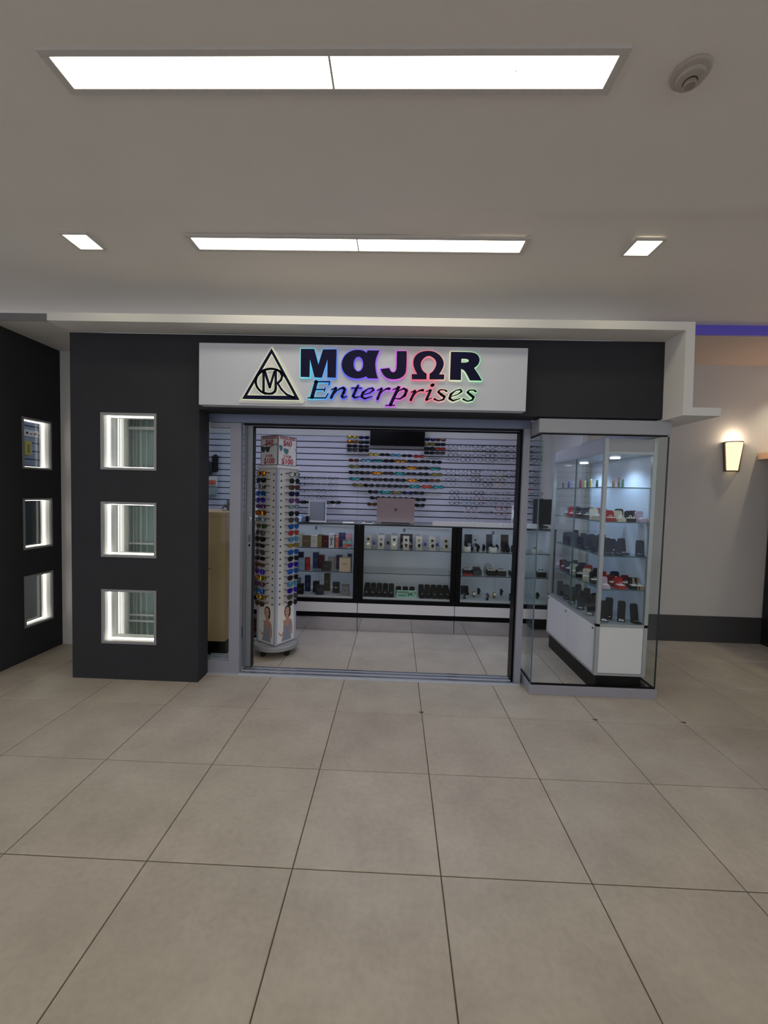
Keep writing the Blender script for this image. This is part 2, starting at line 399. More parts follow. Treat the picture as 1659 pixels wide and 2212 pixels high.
# the neighbour's fittings seen through those windows
nf = thing('neighbour_fitting', 'pale slatted wall unit of the neighbouring shop behind its small windows', 'wall unit', (XL-.45, 3.9, 0))
NX = XL-.42
for (za, zb, c, nm_) in ((1.53, 2.70, (150, 164, 190), 'upper_board'), (.85, 1.53, (40, 50, 56), 'dark_cabinet'), (.02, .85, (150, 152, 152), 'lower_board')):
    B(NX-.02, NX, 3.2, 4.6, za, zb).build(nm_, colmat(c), nf)
for q in range(9): B(NX, NX+.003, 3.2, 4.6, 1.60+.08*q, 1.610+.08*q).build('groove', M_GROOVE, nf)
B(NX-.02, XL-.12, 4.58, 4.6, .02, 2.70).build('end_light_stop', colmat((150, 156, 166)), nf)  # unseen ends and roof added to keep world light from leaking in
B(NX-.02, XL-.12, 3.2, 3.22, .02, 2.70).build('end_light_stop', colmat((150, 156, 166)), nf)
B(NX-.02, XL-.12, 3.2, 4.6, 0, .02).build('floor_board', colmat((120, 120, 120)), nf); B(NX-.02, XL-.12, 3.2, 4.6, 2.70, 2.72).build('roof_light_stop', colmat((190, 190, 190)), nf)
B(NX+.08, NX+.12, 3.3, 4.5, 2.69, 2.70).build('light_strip', emit('neighbour_strip', (220, 230, 255), 6.), nf)
B(NX, NX+.10, 3.25, 4.55, 1.685, 1.70).build('ledge', colmat((70, 80, 90)), nf)
p0, p1 = onx(52, 927, NX+.01), onx(86, 946, NX+.01)
c1 = thing('accessory_card', 'white card of small phone accessories hung inside the neighbouring window', 'card', (NX, (p0.y+p1.y)/2, p1.z))
B(NX+.003, NX+.010, p0.y, p1.y, p1.z, p0.z).build('card', M_PAPER, c1)
for q in range(4): B(NX+.010, NX+.016, p0.y+.02+.045*q, p0.y+.04+.045*q, p1.z+.02, p0.z-.02-.012*(q % 2)).build('accessory', M_INK, c1)
p0, p1 = onx(54, 952, NX+.03), onx(70, 984, NX+.03)
c2 = thing('accessory_pack', 'yellow phone accessory pack hung inside the neighbouring window', 'pack', (NX, (p0.y+p1.y)/2, p1.z))
B(NX+.003, NX+.030, p0.y, p1.y, p1.z, p0.z).build('pack', mat('pack_yellow', (186, 176, 70), .4), c2, bevel=.006)
B(NX+.030, NX+.033, p0.y+(p1.y-p0.y)*.35, p0.y+(p1.y-p0.y)*.65, p1.z+.02, p0.z-.03).build('label', mat('pack_olive', (120, 120, 70), .4), c2)

# ------------------------------------------------------------------ aluminium sliding door set
dr = thing('door_1', 'aluminium framed sliding glass shop door pushed open behind its fixed pane', 'door', (-1.3, 3.32, 0), kind='structure')
B(-1.514, -1.255, 3.30, 3.36, .004, .105).build('bottom_rail', M_ALUM, dr, bevel=.002)
for q in range(3): B(-1.514, -1.342, 3.335+.012*q, 3.340+.012*q, .105, .120+.012*q).build('glazing_bead', M_ALU, dr)
B(-1.342, -1.255, 3.30, 3.36, .105, 2.06).build('stile', M_ALUM, dr, bevel=.002)
B(-1.514, -1.342, 3.31, 3.36, 2.02, 2.06).build('top_rail', M_ALUM, dr, bevel=.002)
B(-1.514, -1.342, 3.332, 3.338, .105, 2.02).build('pane', M_GLASSG, dr)
sl = B(-1.255, -1.235, 3.372, 3.42, .03, 2.055).build('sliding_stile', mat('grey_aluminium', (128, 134, 142), .4, .5), dr, bevel=.002)
B(-1.235, -1.185, 3.382, 3.42, .03, 2.055).build('sliding_stile', mat('grey_aluminium', (128, 134, 142), .4, .5), dr, bevel=.002)
B(-1.185, -1.176, 3.376, 3.425, .03, 2.055).build('gasket', M_RUB, dr)
lk = MB().lathe([(.018, -.016), (.018, 0), (.010, .002), (.010, -.004)], 14, M=Matrix.Translation((-1.208, 3.382, 1.283)) @ Matrix.Rotation(math.pi/2, 4, 'X')).build('lock', M_CHROME, dr)
B(-1.215, -1.200, 3.379, 3.383, 1.09, 1.15).build('finger_pull', mat('dark_steel', (90, 94, 100), .3, .8), dr)
MB().lathe([(.009, -.006), (.009, 0)], 12, M=Matrix.Translation((-1.208, 3.382, 1.062)) @ Matrix.Rotation(math.pi/2, 4, 'X')).build('thumb_turn', M_RUB, dr)
B(-1.76, -1.19, 3.395, 3.401, .06, 2.03).build('sliding_pane', M_GLASSG, dr)
struct(B(-1.515, 1.052, 3.30, 3.345, 2.062, 2.128).build('trim_6', mat('head_rail_paint', (116, 124, 148), .45, .3)), 'aluminium head rail above the shop opening', 'rail')
hd = bpy.data.objects['trim_6']
for q in range(2): B(-1.25, 1.02, 3.345+.03*q, 3.365+.03*q, 2.052-.004*q, 2.128).build('track_channel', [M_BLACK, mat('grey_aluminium', (128, 134, 142), .4, .5)][q], hd)
B(-1.25, 1.02, 3.41, 3.43, 2.040, 2.128).build('track_channel', M_BLACK, hd)
jb = thing('door_2', 'aluminium jamb of the shop opening beside the glass showcase', 'door jamb', (1.02, 3.35, 0), kind='structure')
B(1.003, 1.052, 3.30, 3.44, 0, 2.062).build('jamb', M_ALUM, jb, bevel=.002)
B(.985, 1.003, 3.34, 3.44, 0, 2.06).build('gasket', M_BLACK, jb)
th = thing('trim_7', 'ribbed aluminium threshold track in the shop doorway', 'threshold', (0, 3.35, 0), kind='structure')
M_TRK = mat('satin_track', (196, 200, 210), .4, .35)
B(-1.52, 1.05, 3.272, 3.432, .0005, .006).build('track_base', M_TRK, th)
for q, y in enumerate((3.285, 3.315, 3.345, 3.375, 3.40, 3.422)):
    B(-1.25, 1.04, y-.005, y+.005, .006, .016).build('track_rib', M_CHROME if q % 2 else M_TRK, th)
#SECTION3
# ================================================================== LAMPS
M_DIFF = emit('mall_diffuser', (255, 247, 226), E_MALL)
M_BEZ = mat('lamp_bezel', (206, 200, 194), .6)
def linear_light(x0, x1, xm, y0, y1, label):
    r = thing('linear_ceiling_light', label, 'ceiling light', ((x0+x1)/2, (y0+y1)/2, ZC), group='long twin ceiling lights')
    t = .032
    fb = MB()
    for a, b, c, d in ((x0-t, x1+t, y0-t*.8, y0), (x0-t, x1+t, y1, y1+t*.8), (x0-t, x0, y0, y1), (x1, x1+t, y0, y1)):
        fb.box(a, b, c, d, ZC-.011, ZC+.003)
    fb.build('bezel', M_BEZ, r, bevel=.002)
    for a, b in ((x0+.001, xm-.004), (xm+.004, x1-.001)): B(a, b, y0+.001, y1-.001, ZC-.008, ZC-.002).build('diffuser', M_DIFF, r)
    B(xm-.004, xm+.004, y0, y1, ZC-.010, ZC-.001).build('joint_strip', M_BEZ, r)
linear_light(-1.270, .722, -.274, 1.497, 1.611, 'long twin ceiling light with a dark speck on its diffuser')
linear_light(-1.283, .726, -.274, 2.532, 2.648, 'long twin ceiling light between the two square downlights')
for y in (.46, -.58, -1.62, -2.66):  # out-of-view lamps added behind the camera to light the floor
    linear_light(-1.276, .724, -.274, y, y+.115, 'unseen long twin ceiling light added further along the mall')
    if y < 0:
        for xx in (-4.4, 3.2): linear_light(xx-.5, xx+1.5, xx+.5, y, y+.115, 'unseen long twin ceiling light added further along the mall')
B(.385, .389, 1.548, 1.552, ZC-.0085, ZC-.008).build('speck', M_INK, [o for o in bpy.data.objects if o.name.startswith('linear_ceiling_light')][0])
M_SQ = emit('square_downlight', (255, 246, 206), E_SQUARE)
M_SQ2 = mat('square_reflector', (240, 232, 200), .15, .9)
def square_light(cx, cy, label):
    r = thing('square_downlight', label, 'downlight', (cx, cy, ZC), group='square downlights')
    h = .074
    fb = MB()
    for a, b, c, d in ((cx-h-.014, cx+h+.014, cy-h-.014, cy-h), (cx-h-.014, cx+h+.014, cy+h, cy+h+.014), (cx-h-.014, cx-h, cy-h, cy+h), (cx+h, cx+h+.014, cy-h, cy+h)):
        fb.box(a, b, c, d, ZC-.010, ZC+.003)
    fb.build('bezel', M_BEZ, r)
    B(cx-h, cx+h, cy-h, cy+h, ZC-.004, ZC-.001).build('reflector', emit('square_glow', (255, 248, 214), 5.5), r)
    B(cx-.040, cx+.040, cy-.040, cy+.040, ZC-.007, ZC-.004).build('lamp', M_SQ, r)
square_light(-1.992, 2.588, 'square warm downlight above the charcoal pillar')
square_light(1.447, 2.593, 'square warm downlight above the glass showcase')
sd = thing('smoke_detector', 'off-white round smoke detector on the ceiling', 'smoke detector', (1.005, 1.56, ZC))
M_SMK = mat('aged_plastic', (176, 166, 156), .5)
MB().lathe([(.060, .0), (.063, -.006), (.060, -.014), (.047, -.020)], 32, (1.005, 1.56, ZC)).build('base', M_SMK, sd, smooth=True)
MB().lathe([(.046, -.019), (.044, -.032), (.026, -.036)], 32, (1.005, 1.56, ZC)).build('housing', M_SMK, sd, smooth=True)
MB().lathe([(.020, -.036), (.021, -.046), (.017, -.051)], 24, (1.005, 1.56, ZC)).build('sensor_cap', mat('aged_plastic_dark', (150, 140, 128), .5), sd, smooth=True)
MB().lathe([(.0225, -.0355), (.0225, -.038)], 24, (1.005, 1.56, ZC)).build('vent_ring', M_INK, sd)

# unseen ceiling panels added to light the shop inside
M_SHOPL = emit('added_shop_panel', (214, 222, 255), E_SHOP)
for x in (-1.6, -.35, .85):
    r = thing('unseen_shop_panel', 'unseen cool white light panel added to the shop ceiling', 'ceiling light', (x, 4.3, 2.69), group='unseen shop ceiling panels')
    B(x-.3, x+.3, 4.0, 4.6, 2.688, 2.698).build('housing', M_ALUM, r)
    B(x-.28, x+.28, 4.02, 4.58, 2.684, 2.688).build('diffuser', M_SHOPL, r)

# wall lamp
sc_ = thing('wall_sconce', 'warm glowing tapered wall lamp with bronze side trim', 'wall lamp', (3.57, 4.45, 1.85))
M_SCE = emit('sconce_shade', (255, 226, 170), E_SCONCE)
M_BRZ = mat('bronze_trim', (120, 92, 78), .5, .3)
def sconce_half(r0, r1, z0, z1, n=10):
    mb = MB(); vs_ = []
    for r, z in ((r0, z0), (r1, z1)):
        for i in range(n+1):
            a = math.pi+math.pi*i/n; vs_.append((3.565+r*math.cos(a), 4.508+r*1.05*math.sin(a), z))
    mb.add(vs_, [(i, i+1, n+2+i, n+1+i) for i in range(n)])
    return mb
sconce_half(.058, .088, 1.862, 2.155).build('shade', M_SCE, sc_, smooth=True)
sconce_half(.061, .060, 1.848, 1.862).build('lower_trim', M_BRZ, sc_)
sconce_half(.091, .092, 2.155, 2.165).build('upper_trim', M_BRZ, sc_)
for s in (-1, 1):
    B(-.008, .008, 4.485, 4.509, 0, .31, M=Matrix.Translation((3.565+s*.066, 0, 1.85)) @ Matrix.Rotation(s*.094, 4, 'Y')).build('side_trim', M_BRZ, sc_)
B(3.505, 3.625, 4.497, 4.509, 1.87, 2.14).build('back_plate', M_BRZ, sc_)
for q in range(12):
    B(-.007, .003, 4.478, 4.486, 0, .012, M=Matrix.Translation((3.507-.0022*q, 0, 1.875+.023*q))).build('slot', M_SCE, sc_)
ld = bpy.data.lights.new('sconce_bulb', 'POINT'); ld.energy = 2.2; ld.color = (1, .80, .58); ld.shadow_soft_size = .03
lo = bpy.data.objects.new('bulb', ld); COL.objects.link(lo); lo.parent = sc_; lo.location = Vector((3.565, 4.43, 2.19))-Vector((3.57, 4.45, 1.85))

# corridor downlight washing the grey wall
cdl = thing('corridor_downlight', 'round recessed downlight in the tan corridor soffit', 'downlight', (4.0, 4.22, 2.97))
MB().lathe([(.055, -.004), (.055, .002)], 24, (4.0, 4.22, 2.97)).build('bezel', M_BEZ, cdl)
MB().lathe([(.040, -.006), (.040, -.004)], 24, (4.0, 4.22, 2.97)).build('lamp', emit('corridor_lamp', (255, 236, 190), 12.), cdl)
ld = bpy.data.lights.new('downlight', 'SPOT'); ld.energy = 45.; ld.color = (1, .90, .66); ld.spot_size = 1.5; ld.spot_blend = .9; ld.shadow_soft_size = .04
lo = bpy.data.objects.new('downlight_bulb', ld); COL.objects.link(lo); lo.parent = cdl; lo.location = (0, 0, -.012)
# ================================================================== SHOP SIGN
YG = 3.045                   # front of the sign board
sg = thing('shop_sign', 'white illuminated shop sign board reading MαJΩR Enterprises with triangle emblem', 'sign', (-.28, YG, 2.145))
B(-1.478, .927, YG, F-.001, 2.146, 2.598).build('board', M_SIGNB, sg, bevel=.003)
def halo_mat(name, stops, strength):
    M = bpy.data.materials.new(name); M.use_nodes = True; nt = M.node_tree; nt.nodes.remove(nt.nodes['Principled BSDF'])
    g = nt.nodes.new('ShaderNodeNewGeometry'); sx = nt.nodes.new('ShaderNodeSeparateXYZ'); nt.links.new(g.outputs['Position'], sx.inputs[0])
    mr = nt.nodes.new('ShaderNodeMapRange'); mr.inputs['From Min'].default_value = -.75; mr.inputs['From Max'].default_value = .62
    nt.links.new(sx.outputs['X'], mr.inputs['Value'])
    cr = nt.nodes.new('ShaderNodeValToRGB'); e = cr.color_ramp.elements
    e[0].position = stops[0][0]; e[0].color = s2l(stops[0][1])+(1,); e[1].position = stops[-1][0]; e[1].color = s2l(stops[-1][1])+(1,)
    for p, c in stops[1:-1]: q = e.new(p); q.color = s2l(c)+(1,)
    nt.links.new(mr.outputs[0], cr.inputs[0])
    em = nt.nodes.new('ShaderNodeEmission'); em.inputs[1].default_value = strength; nt.links.new(cr.outputs[0], em.inputs[0])
    nt.links.new(em.outputs[0], nt.nodes['Material Output'].inputs[0]); return M
M_HALO = halo_mat('rgb_backlight', [(0, (170, 240, 225)), (.06, (110, 225, 245)), (.16, (105, 175, 255)), (.27, (105, 110, 255)), (.40, (150, 110, 255)),
                                   (.52, (225, 120, 245)), (.62, (255, 120, 150)), (.73, (255, 150, 160)), (.84, (238, 246, 205)), (1, (150, 240, 180))], .85)
M_HALOT = halo_mat('emblem_backlight', [(0, (235, 245, 205)), (1, (120, 235, 205))], .75)
def SA(x, y): p = ony(500+x/5.925, 740+y/5.925, YG-.02); return (p.x, p.z)
def SB(x, y): p = ony(780+x/5.925, 740+y/5.925, YG-.02); return (p.x, p.z)
SCALE = 3.03/FPX/5.925       # metres per tracing unit on the board
YL0, YL1 = YG-.022, YG-.014  # letter face
def fill_mesh(loops, y0, y1):
    cu = bpy.data.curves.new('outline', 'CURVE'); cu.dimensions = '2D'; cu.fill_mode = 'BOTH'; cu.extrude = (y1-y0)/2
    for lp in loops:
        sp = cu.splines.new('POLY'); sp.points.add(len(lp)-1); sp.use_cyclic_u = True
        for i, p in enumerate(lp): sp.points[i].co = (p[0], p[1], 0, 1)
    ob = bpy.data.objects.new('outline', cu); COL.objects.link(ob); bpy.context.view_layer.update()
    me = bpy.data.meshes.new_from_object(ob.evaluated_get(bpy.context.evaluated_depsgraph_get()))
    bpy.data.objects.remove(ob); bpy.data.curves.remove(cu)
    me.transform(Matrix.Translation((0, (y0+y1)/2, 0)) @ Matrix.Rotation(math.pi/2, 4, 'X')); me.materials.clear(); return me
def smooth_loop(pts, sharp=()):
    """Chaikin corner cutting, keeping the listed corners"""
    n = len(pts); out = []
    for i in range(n):
        p0, p, p1 = Vector(pts[i-1]), Vector(pts[i]), Vector(pts[(i+1) % n])
        if i in sharp: out.append(p)
        else: out += [p*.75+p0*.25, p*.75+p1*.25]
    return [tuple(q) for q in out]
def outline_letter(name, loops):
    me = fill_mesh(loops, YL0, YL1); me.transform(Matrix.Translation(-wloc(sg)))
    o = bpy.data.objects.new(name, me); COL.objects.link(o); o.parent = sg; me.materials.append(M_NAVY)
    for lp in loops: MB().stroke(lp, .016, YL1+.001, YG-.0005, closed=True, rnd=6).build('halo', M_HALO, o)
def el(cx, cz, rx, rz, n=20): return [(cx+rx*math.cos(6.28318*i/n), cz+rz*math.sin(6.28318*i/n)) for i in range(n)]
outline_letter('letter', [[SA(*p) for p in ((888, 80), (1060, 82), (1113, 283), (1172, 88), (1345, 88), (1335, 447), (1228, 445), (1230, 205), (1155, 447), (1062, 443), (1003, 205), (998, 440), (885, 438))]])
al = [(1729, 133), (1700, 108), (1640, 93), (1560, 98), (1490, 130), (1440, 180), (1412, 250), (1410, 310), (1430, 370), (1470, 415), (1530, 447), (1600, 460), (1670, 452), (1724, 430), (1742, 455), (1874, 458), (1855, 400), (1843, 330), (1839, 270), (1848, 210), (1868, 155), (1894, 102), (1742, 102)]
outline_letter('letter', [smooth_loop([SA(*p) for p in al], (0, 13, 14, 15, 21, 22)), [SA(*p) for p in el(1624, 275, 63, 97)]])
outline_letter('letter', [smooth_loop([SB(*p) for p in ((457, 110), (585, 110), (580, 350), (565, 400), (530, 440), (470, 465), (400, 470), (330, 455), (280, 410), (250, 340), (362, 327), (375, 365), (410, 385), (440, 370), (455, 330))], (0, 1, 9, 10))])
outline_letter('letter', [smooth_loop([SB(*p) for p in ((650, 405), (720, 405), (690, 350), (667, 280), (672, 210), (710, 150), (770, 117), (865, 103), (950, 120), (1020, 170), (1058, 240), (1058, 300), (1030, 360), (998, 408), (1065, 408), (1062, 470), (875, 470), (878, 400), (920, 370), (955, 310), (965, 260), (950, 215), (910, 180), (865, 165), (815, 185), (775, 230), (760, 280), (775, 340), (800, 375), (838, 400), (838, 470), (650, 468))], (0, 1, 13, 14, 15, 16, 17, 29, 30, 31))])
outline_letter('letter', [smooth_loop([SB(*p) for p in ((1150, 118), (1400, 122), (1470, 138), (1510, 180), (1520, 235), (1495, 290), (1445, 325), (1490, 390), (1545, 485), (1395, 482), (1345, 385), (1315, 348), (1280, 335), (1278, 478), (1138, 475))], (0, 6, 8, 9, 12, 13, 14)),
                          smooth_loop([SB(*p) for p in ((1283, 205), (1360, 206), (1385, 230), (1360, 256), (1283, 258))], (0, 4))])
def stroke_letter(strokes, f, m_halo=None, parent=None, name='letter'):
    mb = MB(); h = MB()
    for pts, ws in strokes:
        q = [f(*p) for p in pts]; ws = ws if isinstance(ws, (list, tuple)) else [ws]*len(pts)
        ww = [x*SCALE*1.22 for x in ws]
        mb.stroke(q, ww, YL0, YL1); h.stroke(q, [x+.013 for x in ww], YL1+.001, YG-.0005)
    o = mb.build(name, M_NAVY, parent or sg); h.build('halo', m_halo or M_HALO, o); return o
stroke_letter([([(1085, 500), (1030, 700)], 36), ([(1060, 500), (1255, 500)], 12), ([(1257, 500), (1247, 540)], 10), ([(1065, 600), (1190, 600)], 12), ([(1200, 575), (1187, 625)], 8), ([(980, 707), (1205, 707)], 12), ([(1207, 707), (1235, 655)], 10)], SA)
stroke_letter([([(1335, 585), (1275, 706)], [28, 26]), ([(1280, 602), (1335, 578)], 10), ([(1310, 660), (1350, 612), (1395, 588), (1432, 580), (1450, 598), (1435, 640), (1412, 690), (1430, 706), (1472, 686)], [8, 10, 14, 24, 26, 26, 24, 14, 8])], SA)
stroke_letter([([(1622, 548), (1590, 610), (1557, 685), (1580, 706), (1640, 690)], [16, 26, 26, 16, 8]), ([(1540, 582), (1664, 582)], 11)], SA)
stroke_letter([([(25, 668), (110, 645), (160, 605), (145, 582), (90, 592), (25, 640), (5, 690), (45, 718), (140, 690)], [8, 10, 20, 14, 10, 24, 26, 18, 8])], SB)
stroke_letter([([(262, 592), (210, 722)], 26), ([(208, 612), (262, 586)], 10), ([(238, 662), (285, 612), (330, 590), (362, 590)], [8, 10, 16, 26])], SB)
stroke_letter([([(478, 575), (375, 798)], 32), ([(318, 803), (430, 803)], 11), ([(408, 602), (498, 568)], 10), ([(430, 668), (490, 612), (550, 588), (582, 612), (560, 675), (500, 720), (420, 716)], [8, 10, 18, 30, 28, 14, 8])], SB)
stroke_letter([([(690, 620), (636, 735)], 26), ([(640, 637), (692, 612)], 10), ([(668, 682), (712, 632), (760, 610), (792, 609)], [8, 10, 16, 26])], SB)
stroke_letter([([(905, 548), (924, 541)], 32), ([(888, 612), (838, 730)], 28), ([(832, 628), (890, 604)], 10), ([(838, 736), (900, 712)], 9)], SB)
stroke_letter([([(1095, 622), (1065, 604), (1010, 604), (988, 632), (1025, 664), (1068, 692), (1055, 728), (990, 746), (938, 722)], [20, 10, 12, 22, 26, 26, 18, 12, 20])], SB)
stroke_letter([([(1150, 690), (1235, 665), (1288, 625), (1272, 600), (1215, 610), (1150, 660), (1132, 715), (1175, 744), (1270, 715)], [8, 10, 20, 14, 10, 24, 26, 18, 8])], SB)
stroke_letter([([(1468, 624), (1435, 606), (1385, 608), (1362, 636), (1400, 668), (1440, 698), (1425, 734), (1360, 750), (1308, 724)], [20, 10, 12, 22, 26, 26, 18, 12, 20])], SB)
# triangle emblem on its own rounded plate
pl = [SA(*p) for p in ((500, 35), (530, 35), (930, 735), (925, 765), (900, 782), (110, 768), (88, 755), (90, 735))]
em_ = MB().prism(smooth_loop(pl), YG-.010, YG-.0005).build('emblem_plate', M_PAPER, sg)
tri = [SA(*p) for p in ((513, 72), (872, 735), (137, 720))]; tri2 = [SA(*p) for p in ((513, 137), (805, 683), (197, 675))]
me = fill_mesh([tri, tri2], YL0, YL1); me.transform(Matrix.Translation(-wloc(sg)))
to = bpy.data.objects.new('triangle', me); COL.objects.link(to); to.parent = sg; me.materials.append(M_NAVY)
for lp in (tri, tri2): MB().stroke(lp, .013, YL1+.001, YG-.0102, closed=True, rnd=6).build('halo', M_HALOT, to)
def arc(cx, cy, rx, ry, a0, a1, n=16): return [(cx+rx*math.cos(math.radians(a0+(a1-a0)*i/n)), cy+ry*math.sin(math.radians(a0+(a1-a0)*i/n))) for i in range(n+1)]
YL1b = YL1
for st in ([(arc(505, 500, 195, 165, -22, -250, 22), 27)],
           [([(410, 375), (410, 618)], 30), ([(428, 375), (490, 572)], 32), ([(490, 572), (548, 375)], 26)],
           [([(566, 350), (566, 585), (556, 625), (520, 652), (470, 655), (420, 640)], [30, 30, 30, 28, 26, 20])],
           [([(590, 352), (625, 380), (648, 430), (632, 480), (590, 520), (640, 600), (700, 660), (800, 705)], 26)]):
    mb = MB(); h = MB()
    for pts, ws in st:
        q = [SA(*p) for p in pts]; ww = [x*SCALE for x in (ws if isinstance(ws, list) else [ws]*len(q))]
        mb.stroke(q, ww, YL0, YL1); h.stroke(q, [x+.010 for x in ww], YL1+.001, YG-.0102)
    o = mb.build('monogram_letter', M_NAVY, sg); h.build('halo', M_HALOT, o)

# ================================================================== GLASS SHOWCASE AT THE CORNER
gc = thing('glass_showcase', 'corner glass showcase enclosure with grey plinth and cap beam', 'showcase', (1.56, 3.3, 0))
X0, X1, Y0 = 1.072, 2.045, 3.146
M_GREYP = mat('grey_cap_paint', (158, 160, 168), .55, .1)
M_GREYS = mat('grey_plinth_paint', (150, 150, 160), .5, .1)
B(1.056, 2.026, 3.120, 3.175, 2.010, 2.112).build('cap_beam', M_GREYP, gc, bevel=.002)
B(1.056, 1.110, 3.175, 3.44, 2.010, 2.112).build('cap_beam', M_GREYP, gc)
B(1.975, 2.026, 3.175, 4.50, 2.010, 2.112).build('cap_beam', M_GREYP, gc)
B(X0, X1, Y0, Y0+.045, 0, .075).build('plinth', M_GREYS, gc, bevel=.002)
B(X0, X0+.045, Y0+.045, 3.44, 0, .075).build('plinth', M_GREYS, gc)
B(X1-.045, X1, Y0+.045, 4.49, 0, .075).build('plinth', M_GREYS, gc)
B(1.086, 2.034, 3.156, 3.176, .075, .084).build('seal_strip', M_BLACK, gc)
B(1.086, 2.022, 3.156, 3.176, 2.003, 2.010).build('seal_strip', M_BLACK, gc)
B(1.086, 1.100, 3.176, 3.44, .075, .084).build('seal_strip', M_BLACK, gc)
B(1.086, 1.100, 3.176, 3.44, 2.003, 2.010).build('seal_strip', M_BLACK, gc)
B(2.020, 2.034, 3.176, 4.49, .075, .084).build('seal_strip', M_BLACK, gc)
B(1.092, 2.032, 3.160, 3.168, .084, 2.003).build('front_pane', M_GLASS, gc)
B(1.088, 1.096, 3.170, 3.44, .084, 2.003).build('side_pane', M_GLASSG, gc)
B(2.024, 2.032, 3.170, 4.49, .084, 2.003).build('side_pane', M_GLASSG, gc)
B(1.086, 1.0925, 3.159, 3.169, .084, 2.003).build('glass_edge', M_EDGE, gc)
B(2.0315, 2.038, 3.159, 3.169, .084, 2.003).build('glass_edge', mat('dark_glass_edge', (38, 46, 50), .2), gc)

# tower cabinet inside it
TX0, TX1, TY0, TY1 = 1.585, 1.978, 3.195, 4.215
tw = thing('tower_cabinet', 'tall white and aluminium display cabinet with glass shelves inside the showcase', 'display cabinet', (1.78, 3.7, 0))
M_TAL = mat('tower_aluminium', (176, 180, 182), .4, .4)
B(TX0+.025, TX1-.02, TY0+.02, TY1-.02, 0, .15).build('kick_base', M_BLACK, tw)
B(TX0+.004, TX1-.004, TY0+.012, TY1-.004, .165, .535).build('body', M_PANEL, tw)
for z0, z1 in ((.15, .165), (.535, .556)): B(TX0, TX1, TY0, TY1, z0, z1).build('edge_rail', M_TAL, tw)
B(TX0+.03, TX1-.03, TY0+.004, TY0+.012, .17, .532).build('front_panel', M_PANEL, tw)
ym = (TY0+TY1)/2
for a, b in ((TY0+.03, ym-.002), (ym+.002, TY1-.03)):
    d_ = B(TX0-.004, TX0+.004, a, b, .172, .530).build('cupboard_door', M_PANEL, tw)
    B(TX0-.006, TX0-.001, a+.002 if a < ym-.1 else b-.03, a+.03 if a < ym-.1 else b-.002, .505, .515).build('hinge', M_INK, d_)
lkm = MB().lathe([(.012, 0), (.012, .014), (.006, .016)], 12, M=Matrix.Translation((TX0-.003, ym+.03, .50)) @ Matrix.Rotation(-math.pi/2, 4, 'Y')).build('lock', M_CHROME, tw)
for x, y in ((TX0, TY0), (TX1-.028, TY0), (TX0, TY1-.028), (TX1-.028, TY1-.028)): B(x, x+.028, y, y+.028, .165, 1.99).build('corner_post', M_TAL, tw)
B(TX0+.004, TX1-.004, TY0+.004, TY1-.004, 1.89, 1.985).build('header_box', mat('tower_header', (168, 168, 172), .5), tw)
B(TX0-.002, TX1+.002, TY0-.002, TY1+.002, 1.868, 1.890).build('header_rail', M_TAL, tw)
B(TX1-.012, TX1-.004, TY0+.028, TY1-.028, .556, 1.868).build('back_panel', mat('tower_back', (196, 204, 220), .4), tw)
B(TX0+.028, TX1-.028, TY1-.014, TY1-.010, .556, 1.868).build('end_pane', M_GLASSG, tw)
B(TX0+.028, TX1-.028, TY0+.006, TY0+.011, .556, 1.868).build('front_pane', M_GLASS, tw)
for a, b in ((TY0+.03, ym+.01), (ym-.01, TY1-.03)): B(TX0+.008+(.008 if a > 3.5 else 0), TX0+.013+(.008 if a > 3.5 else 0), a, b, .556, 1.868).build('sliding_pane', M_GLASS, tw)
B(TX0+.006, TX0+.015, ym-.004, ym+.004, .556, 1.868).build('pane_edge', M_EDGE, tw)
TSH = [1.620, 1.352, 1.087, .826]
for z in TSH:
    s_ = B(TX0+.03, TX1-.02, TY0+.02, TY1-.02, z-.008, z).build('shelf', M_SHELF, tw)
    B(TX0+.0275, TX0+.030, TY0+.02, TY1-.02, z-.008, z).build('shelf_edge', M_EDGE, s_); B(TX0+.03, TX1-.02, TY0+.0175, TY0+.020, z-.008, z).build('shelf_edge', M_EDGE, s_)
M_SPOT = emit('cabinet_spot', (235, 242, 255), 14.)
for y in (3.46, 4.02):
    MB().lathe([(.036, 1.860), (.036, 1.868)], 20, (1.80, y, 0)).build('spot_lamp', M_SPOT, tw)
    ld = bpy.data.lights.new('spot', 'SPOT'); ld.energy = 12.0; ld.color = (.55, .76, 1.0); ld.spot_size = 2.4; ld.spot_blend = .8; ld.shadow_soft_size = .035
    lo = bpy.data.objects.new('spot_bulb', ld); COL.objects.link(lo); lo.parent = tw; lo.location = Vector((1.80, y, 1.855))-wloc(tw)
